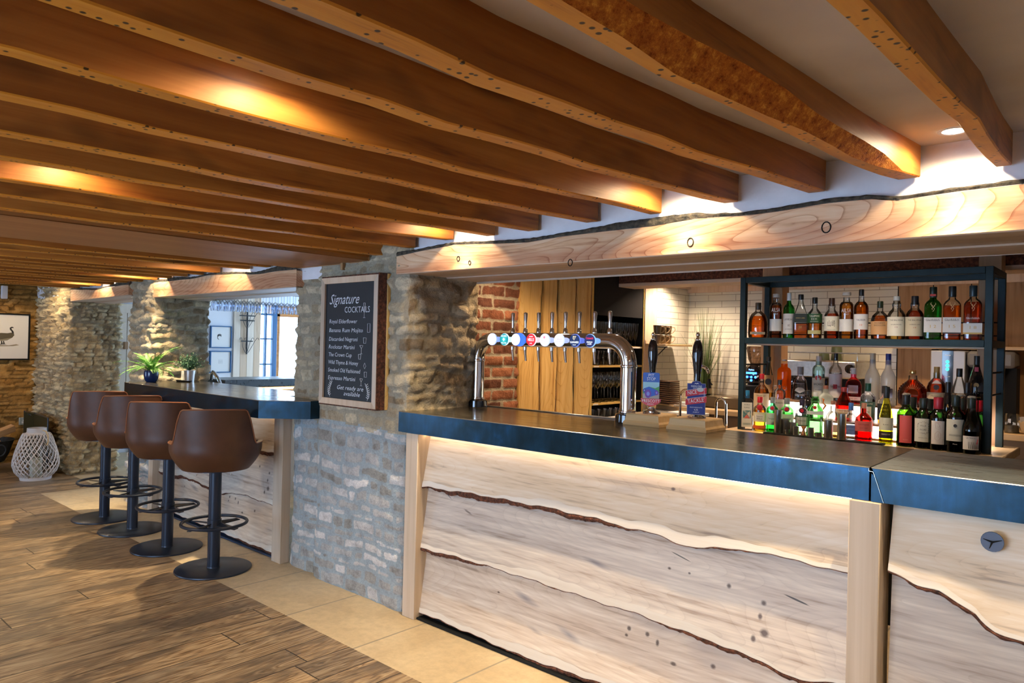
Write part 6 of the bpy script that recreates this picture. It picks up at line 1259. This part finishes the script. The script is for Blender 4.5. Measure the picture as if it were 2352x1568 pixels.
ROWA = [
 ('flat clear rum bottle with blue cap and geometric label, far left of bench', 1717, 896, 27, 'straight', CL, CLw, .6, ((.02, .20, .40), .80, .36), [(.08, .70, (.66, .66, .56), 50), (.30, .50, (.02, .28, .34), 38), (.13, .18, (.2, .45, .45), 38)], [('KOKO', .64, .065, K_, .85), ('KANU', .57, .065, K_, .85)], .9, lambda t, R, H: [obj('label_triangle', (lambda b: (add_prism(b, [(-.5*R, .30*H), (.5*R, .30*H), (.0, .40*H)], -R*.755-.0024, -R*.755-.0014, 'xz'), b)[1])(new()), colour((.62, .16, .12), .5), t), obj('label_triangle', (lambda b: (add_prism(b, [(.5*R, .32*H), (.5*R, .49*H), (.05*R, .41*H)], -R*.755-.0026, -R*.755-.0016, 'xz'), b)[1])(new()), colour(CR, .5), t)]),
 ('orange gin bottle with a red cap and red wax seal on the bench', 1746, 911, 29, 'spirit', CL, gl((1, .72, .12), .5), .62, ((.55, .02, .03), .83, .42), [(.28, .56, (.66, .62, .40), 75), (.08, .18, (.60, .10, .02), 80), (.33, .50, W_, 45)], [('Tanqueray', .44, .055, K_, 1.0), ('SEVILLA', .37, .06, K_, .9)], .0, seal(.70)),
 ('deep green gin bottle with a grey cap and red seal on the bench', 1775, 912, 27, 'spirit', TQ, TQ2, .6, ((.22, .25, .27), .83, .42), [(.22, .56, (.40, .52, .46), 80)], [('Tanqueray', .40, .06, (.02, .1, .05), 1.4), ('LONDON DRY GIN', .15, .03, (.02, .1, .05), 1.2)], .0, seal(.70)),
 ('light green gin bottle with a grey cap and red seal behind the tallest steel cylinder', 1808, 914, 30, 'spirit', TQ2, TQ2, .6, ((.20, .23, .25), .83, .42), [(.22, .56, (.42, .60, .42), 80)], [('Tanqueray', .44, .06, (.02, .1, .05), 1.4)], .0, seal(.70)),
 ('clear gin bottle with a black cap and red seal beside the green ones', 1843, 917, 30, 'spirit', CLw, CLw, .6, ((.03, .02, .05), .83, .42), [(.26, .56, (.03, .09, .05), 75), (.30, .52, (.55, .58, .52), 58)], [('Tanqueray', .42, .055, K_, 1.2)], .0, seal(.70)),
 ('fluted green gin bottle with a silver band, the broad one on the bench', 1873, 900, 36, 'bulge', TQ2, CLw, .45, ((.55, .58, .58), .88, .30), [(.50, .58, (.55, .60, .58), 88)], [], .0, disc(.66, .22, (.55, .01, .02), .85)),
 ('empty-topped clear gin bottle with a cork stopper behind a steel cylinder', 1914, 920, 33, 'flask', CLw, PALE, .18, ((.32, .13, .07), .90, .30), [(.18, .38, (.62, .45, .30), 50)], [], .0, None),
 ('clear gin bottle with a blue neck band and blue label on the bench', 1955, 925, 32, 'flask', CLw, CLw, .55, ((.04, .14, .42), .80, .34), [(.16, .42, (.16, .24, .52), 75)], [('HAYMAN', .36, .06, (.03, .05, .2), 1.2), ('LONDON DRY', .28, .03, (.03, .05, .2), 1.0)], .0, None),
 ('red sloe gin bottle with a copper cap and pink label on the bench', 1985, 925, 38, 'flask', gl((.92, .18, .16), .6), REDL, .55, ((.45, .20, .12), .86, .30), [(.27, .54, (.55, .12, .10), 72)], [('HAYMANS', .45, .06, (.2, .02, .02), 1.2), ('SLOE GIN', .36, .04, (.2, .02, .02), .9)], .0, None),
 ('half-full white wine bottle with black cap, standing left of the red wines', 2037, 888, 30, 'burg', gl((.92, .90, .22), .6), gl((.70, .72, .10), .5), .40, ((.012, .016, .02), .80, .44), [(.24, .46, (.62, .62, .48), 80), (.10, .22, (.012, .012, .014), 82)], [('BABINGTON', .17, .035, CR, 1.2), ('BLANC', .34, .03, K_, .8)], .0, None)]
for (la, px, tp, w, kd, bo, li, fi, cp, lb, tx, sq, ex) in ROWA: bottle(la, px, tp, w, yA-.02, BZ, kd, bo, li, fi, cp, lb, tx, GA, sq, ex)
SV = (.62, .60, .55)
WINES = [
 ('green wine bottle with a tall pink-red label and silver stopper, first of the red wines', 2082, 905, 38, 4.47, 'wine', gl((.25, .55, .06), .7), ((.012, .014, .016), .80, .44), [(.08, .60, (.62, .10, .09), 40)], [('ROSSO', .14, .03, (.8, .3, .25), .5)], 1),
 ('dark wine bottle with an ornate leafy white label, second of the red wines', 2122, 914, 40, 4.46, 'wine', DGR, ((.012, .02, .016), .80, .44), [(.14, .60, (.60, .60, .50), 58)], [('VILLA', .46, .045, (.1, .1, .08), .62), ('FIORI', .38, .045, (.1, .1, .08), .62), ('MONTEPULCIANO', .22, .022, (.1, .1, .08), .9)], 0),
 ('dark wine bottle with red cap and drawn bird label, third of the red wines', 2156, 912, 40, 4.45, 'wine', DGR, ((.30, .015, .03), .78, .50), [(.12, .56, (.60, .58, .54), 40)], [('VOLANDAS', .53, .022, (.4, .1, .08), .6)], 2),
 ('dark wine bottle with a black moon dot on a cream label, fourth of the red wines', 2196, 907, 42, 4.44, 'wine', DGR, ((.012, .02, .016), .80, .44), [(.20, .58, (.56, .56, .46), 56)], [('MOONSENG', .30, .045, K_, 1.15), ('Pinot', .15, .03, CR, .4)], 3),
 ('dark sloping wine bottle with a white label of vine strokes, rightmost in front', 2232, 912, 40, 4.43, 'burg', DGR, ((.012, .02, .016), .80, .44), [(.08, .32, (.62, .61, .58), 50)], [('LA TRACE', .285, .035, K_, .9)], 4)]
m_silver = colour((.60, .60, .56), .25, .8)
def wine_extra(kind):
    def f(t, R, H):
        if kind in (1, 3, 4) : bm = new(); add_lathe(bm, [(R*.46, H*.985), (R*.48, H*1.0), (R*.36, H*1.02), (R*.3, H*1.025)], 16); obj('silver_stopper', bm, m_silver, t)
        if kind == 3: disc(.47, .18, K_, 1.0)(t, R, H); t.children[-1].location = (R*.42, R*.08, 0)
        if kind == 2:
            bm = new(); Rl = R*1.012
            for pts in ([(-.28, .50), (-.1, .53), (.15, .49), (.26, .42), (.1, .40), (-.2, .42), (-.28, .50)], [(-.28, .22), (0, .18), (.28, .24), (.3, .32), (0, .37), (-.28, .32), (-.28, .22)], [(-.1, .47), (.02, .43), (.2, .47)], [(-.1, .25), (.05, .33), (.15, .24)]): add_tube(bm, [(Rl*math.sin(a_), -Rl*math.cos(a_), z*H) for a_, z in pts], .0007, 4)
            obj('line_drawing', bm, colour((.45, .30, .25)), t)
        if kind == 0:
            bm = new(); Rl = R*1.012; rg = random.Random(3)
            for i in range(34):
                a_ = 2*PI*i/34; ax, az = .62*math.cos(a_), .42+.115*math.sin(a_); ax = max(-.55, min(.55, ax*1.2)); add_tube(bm, [(Rl*math.sin(ax), -Rl*math.cos(ax), az*H), (Rl*math.sin(ax+rg.uniform(-.09, .09)), -Rl*math.cos(ax), (az+rg.uniform(-.02, .02))*H)], .0011, 4)
            obj('leaf_border', bm, m_print, t)
        if kind == 4:
            bm = new(); Rl = R*1.012
            for i in range(7): a0 = -.25+i*.16; add_tube(bm, [(Rl*math.sin(a0), -Rl*math.cos(a0), .22*H), (Rl*math.sin(a0+.10), -Rl*math.cos(a0+.10), .10*H)], [.0008, .0016], 4)
            obj('vine_strokes', bm, m_print, t); bm = new(); add_tube(bm, [(Rl*math.sin(.72), -Rl*math.cos(.72), .27*H), (Rl*math.sin(.60), -Rl*math.cos(.60), .18*H)], .0018, 4); obj('red_stroke', bm, RED, t)
    return f
for (la, px, tp, w, y, kd, bo, cp, lb, tx, k) in WINES: bottle(la, px, tp, w, y, BZ, kd, bo, gl((.10, .02, .02), .4) if k else gl((.2, .45, .06), .5), .60, cp, lb, tx, 'wine bottles at the right end of the bench', 0, wine_extra({0: 1, 1: 0, 2: 2, 3: 3, 4: 4}[(0, 1, 2, 3, 4)[[q_[0] for q_ in WINES].index(la)]]))
for (la, px, tp, w, y, kd, cp) in (
    ('dark wine bottle half hidden behind the pink-labelled one', 2098, 912, 34, 4.56, 'wine', (.012, .016, .016)), ('dark wine bottle half hidden behind the ornate-labelled one', 2137, 916, 34, 4.56, 'wine', (.012, .016, .016)),
    ('dark wine bottle half hidden behind the moon-labelled one', 2212, 915, 36, 4.56, 'wine', (.012, .02, .016)), ('dark wine bottle with bright red cap, left one of the red-capped pair', 2240, 919, 34, 4.52, 'burg', (.60, .02, .05)), ('dark wine bottle with bright red cap, right one of the red-capped pair', 2250, 919, 34, 4.60, 'burg', (.60, .02, .05))):
    bottle(la, px, tp, w, y, BZ, kd, DGR, None, .6, (cp, .78, .44), [(.08, .32, (.62, .61, .58), 50)] if 'red-capped pair' in la else [], [], 'wine bottles at the right end of the bench', 0)
# steel measures on the rubber mat
bm = new(); add_box(bm, -.34, .34, -.035, .035, 0, .010, .003); o = obj('bar_mat', bm, m_blackm, loc=(-1.50, 4.415, BZ)); tag(o, 'long black rubber bar mat along the front of the bench under the steel measures', 'mat')
o.rotation_euler = (0, 0, 0)
o.scale = (1.0, 1, 1)
for (la, px, tp, w, y, mt, shp) in (
  ('tallest slim brushed-steel cylinder, leftmost on the mat', 1788, 941, 18, 4.42, m_steel, 0), ('slim brushed-steel cylinder behind the tiny thimble measure', 1806, 963, 17, 4.435, m_steel, 0), ('tiny steel thimble measure between the two left cylinders', 1808, 986, 11, 4.395, m_steel, 0),
  ('steel cup just behind the medium measure', 1823, 970, 18, 4.44, m_steel, 0), ('medium steel thimble measure left of the copper jigger', 1828, 979, 14, 4.40, m_steel, 0), ('waisted copper double jigger on the mat', 1846, 978, 13, 4.405, m_copper, 1),
  ('medium steel thimble measure right of the copper jigger', 1863, 982, 14, 4.405, m_steel, 0), ('short steel thimble measure fourth from the right on the mat', 1880, 993, 15, 4.40, m_steel, 0), ('tall slim steel cylinder, second from the right on the mat', 1903, 965, 19, 4.40, m_steel, 0), ('tall slim steel cylinder with a dark sheen, rightmost on the mat', 1934, 950, 19, 4.395, m_steel, 0)):
    b = at(px, tp, y=y); zb = BZ+.010; H = b.z-zb; R = w*depth(b)/F/2; bm = new()
    if shp: add_lathe(bm, [(R*.9, 0), (R, .002), (R*.38, H*.60), (R*.38, H*.63), (R, H), (R*.9, H), (R*.3, H*.66)], 20)
    else: add_lathe(bm, [(R*.98, 0), (R, .002), (R, H), (R*.9, H), (R*.9, H*.5)], 22)
    o = obj('spirit_measure', bm, mt, loc=(b.x, y, zb)); tag(o, la, 'measure', 'steel spirit measures on the bar mat')
# ------------------------------------------------------------------ downlights, daylight, camera
m_lens = emis('downlight_lens', (1, .93, .85), 30)
def spot(x, y, power, label, col=(1, .78, .48), z=None, size=168, blend=.35, fit=True, rad=.022, aim=None):
    z = z if z is not None else zbot(x, y)+.106
    t = thing('downlight', label, 'downlight', (x, y, z-.002))
    if fit:
        bm = new(); add_lathe(bm, [(.030, .0), (.032, -.002), (.042, -.003), (.044, .0)], 32, capb=False, capt=False); obj('trim_ring', bm, m_ceil if False else m_white, t)
        bm = new(); add_lathe(bm, [(.0305, -.0005), (.0305, -.0010)], 28); obj('lens', bm, m_lens, t)
    l = bpy.data.lights.new('downlight_bulb', 'SPOT'); l.energy = power; l.color = col; l.spot_size = math.radians(size); l.spot_blend = blend; l.shadow_soft_size = rad
    o = bpy.data.objects.new('downlight_bulb', l); COL.objects.link(o); o.location = (x, y, z-.008)
    l.energy = power*(.38 if (z < 2.3 and 0 < y < 3) else 1.0)
    if y > 2.2 and y < 2.6 and -7 < x: l2 = l.copy(); l2.energy = power*3.6; l2.spot_size = math.radians(78); l2.spot_blend = .85; o2 = bpy.data.objects.new('downlight_beam', l2); COL.objects.link(o2); o2.location = o.location
    if aim: o.rotation_euler = (Vector(aim)-o.location).to_track_quat('-Z', 'Y').to_euler()
    return t
K = .85
for (x, y, w, la) in ((-.475, 2.47, 27, 'round recessed ceiling downlight near the top right corner'), (-1.41, 2.47, 27, 'recessed downlight hidden between joists above the hand pumps'), (-2.665, 2.47, 27, 'recessed downlight hidden between joists above the beer tower'),
    (-5.05, 2.38, 42, 'recessed downlight between joists above the nearest stool'), (-6.36, 2.44, 42, 'recessed downlight between joists above the fern'), (-7.66, 2.46, 38, 'recessed downlight between joists at the far doorway'), (-8.95, 2.28, 130, 'recessed downlight lighting the far rough pillar'),
    (-1.41, .85, 24, 'recessed downlight between joists in the middle of the room'), (-2.655, .80, 24, 'recessed downlight between joists in the middle of the room, farther one'), (-3.30, .8, 0, '')):
    if w: spot(x, y, w*K, la)
for (x, y, w, la) in ((-.2, -.9, 60, 'first'), (-1.41, -1.0, 75, 'second'), (-2.665, -1.0, 75, 'third'), (-5.1, -.9, 75, 'fourth'), (.6, .8, 60, 'fifth')): spot(x, y, w*K, 'added fill downlight in the unseen rear row, %s along it' % la)  # unseen downlights added to warm the floor and its bounce
for (x, y, w) in ((-5.1, .8, 30), (-6.36, .8, 30), (-7.66, .8, 25)): spot(x, y, w*K, 'added fill downlight between the far joists, out in the room, level with %s' % {-5.1: 'the stools', -6.36: 'the second stool', -7.66: 'the far doorway'}[x])  # extra mid-room downlights added to brighten the room
for (x, y, w, la) in ((-9.35, 1.6, 30, 'recessed downlight over the log bucket by the duck picture'), (-9.3, .2, 25, 'recessed downlight by the lamplit stone wall outside the view')): spot(x, y, w*K, la, (1, .52, .18), 2.083)
for (x, y, w, la, c) in ((-3.12, 5.72, 26, 'downlight washing the cream tiles in the corner of the bar', (1, .72, .52)), (-1.5, 5.5, 12, 'downlight over the espresso machine', (1, .66, .36)), (-.2, 5.3, 10, 'downlight over the right end of the back worktop', (1, .62, .32)), (-2.6, 4.1, 14, 'downlight over the black glass shelves', (1, .70, .42)), (-1.3, 3.9, 16, 'downlight over the bottle rack', (1, .74, .50)), (-3.0, 3.5, 10, 'downlight beside the brick wall', (1, .68, .38))):
    spot(x, y, w*K*3.4, la, c, 2.188, 140, .7)
def area(name, loc, rot, sx, sy, e, col, portal=False):
    l = bpy.data.lights.new(name, 'AREA'); l.shape = 'RECTANGLE'; l.size = sx; l.size_y = sy; l.energy = e; l.color = col; l.cycles.is_portal = portal
    o = bpy.data.objects.new(name, l); COL.objects.link(o); o.location = loc; o.rotation_euler = rot; return o
# sky portals in the rear windows, glazed doors and added end-wall opening
area('sky_portal', (-2.55, -3.14, 1.05), (PI/2, 0, PI), 3.1, 1.8, 1, (1, 1, 1), True); area('sky_portal', (-8.95, -3.14, 1.07), (PI/2, 0, PI), 1.5, 1.75, 1, (1, 1, 1), True)

area('sky_portal', (-6.9, 9.14, 1.28), (PI/2, 0, 0), 5.4, 1.55, 1, (1, 1, 1), True); area('sky_portal', (-10.14, 7.2, 1.2), (PI/2, 0, -PI/2), 3.2, 1.67, 1, (1, 1, 1), True)
# outside: pale planting and a wall seen through the glazed doors
bm = new(); add_box(bm, -14, -10.2, 4.0, 12, -.1, .02); o = struct('ground_outside', bm, plain('pale_paving', (.5, .5, .48), .8), 'pale paving outside the glazed doors'); 
w = bpy.data.worlds.new('sky'); scene.world = w; w.use_nodes = True; nt = w.node_tree; bg = nt.nodes['Background']; bg.inputs['Color'].default_value = (.46, .68, 1.0, 1); bg.inputs['Strength'].default_value = 8.0
cam = bpy.data.cameras.new('camera'); cam.sensor_width = 36; cam.lens = F*36/2352; cam.clip_start = .05
co = bpy.data.objects.new('camera', cam); COL.objects.link(co); co.location = CAM
co.matrix_world = Matrix(((_r.x, _u.x, -_f.x, 0), (_r.y, _u.y, -_f.y, 0), (_r.z, _u.z, -_f.z, 1.5), (0, 0, 0, 1))); scene.camera = co
scene.view_settings.view_transform = 'Standard'; scene.view_settings.look = 'None'; scene.view_settings.exposure = 0.52; scene.view_settings.gamma = 1; scene.view_settings.use_curve_mapping = False
scene.cycles.transparent_max_bounces = 18; scene.cycles.max_bounces = 6; scene.cycles.diffuse_bounces = 3; scene.cycles.glossy_bounces = 3; scene.cycles.transmission_bounces = 4
scene.cycles.sample_clamp_indirect = 4.0; scene.cycles.use_denoising = True; scene.cycles.use_adaptive_sampling = True; scene.cycles.adaptive_threshold = .08; scene.cycles.caustics_reflective = False; scene.cycles.caustics_refractive = False
for m in list(bpy.data.meshes):
    if m.users == 0: bpy.data.meshes.remove(m)
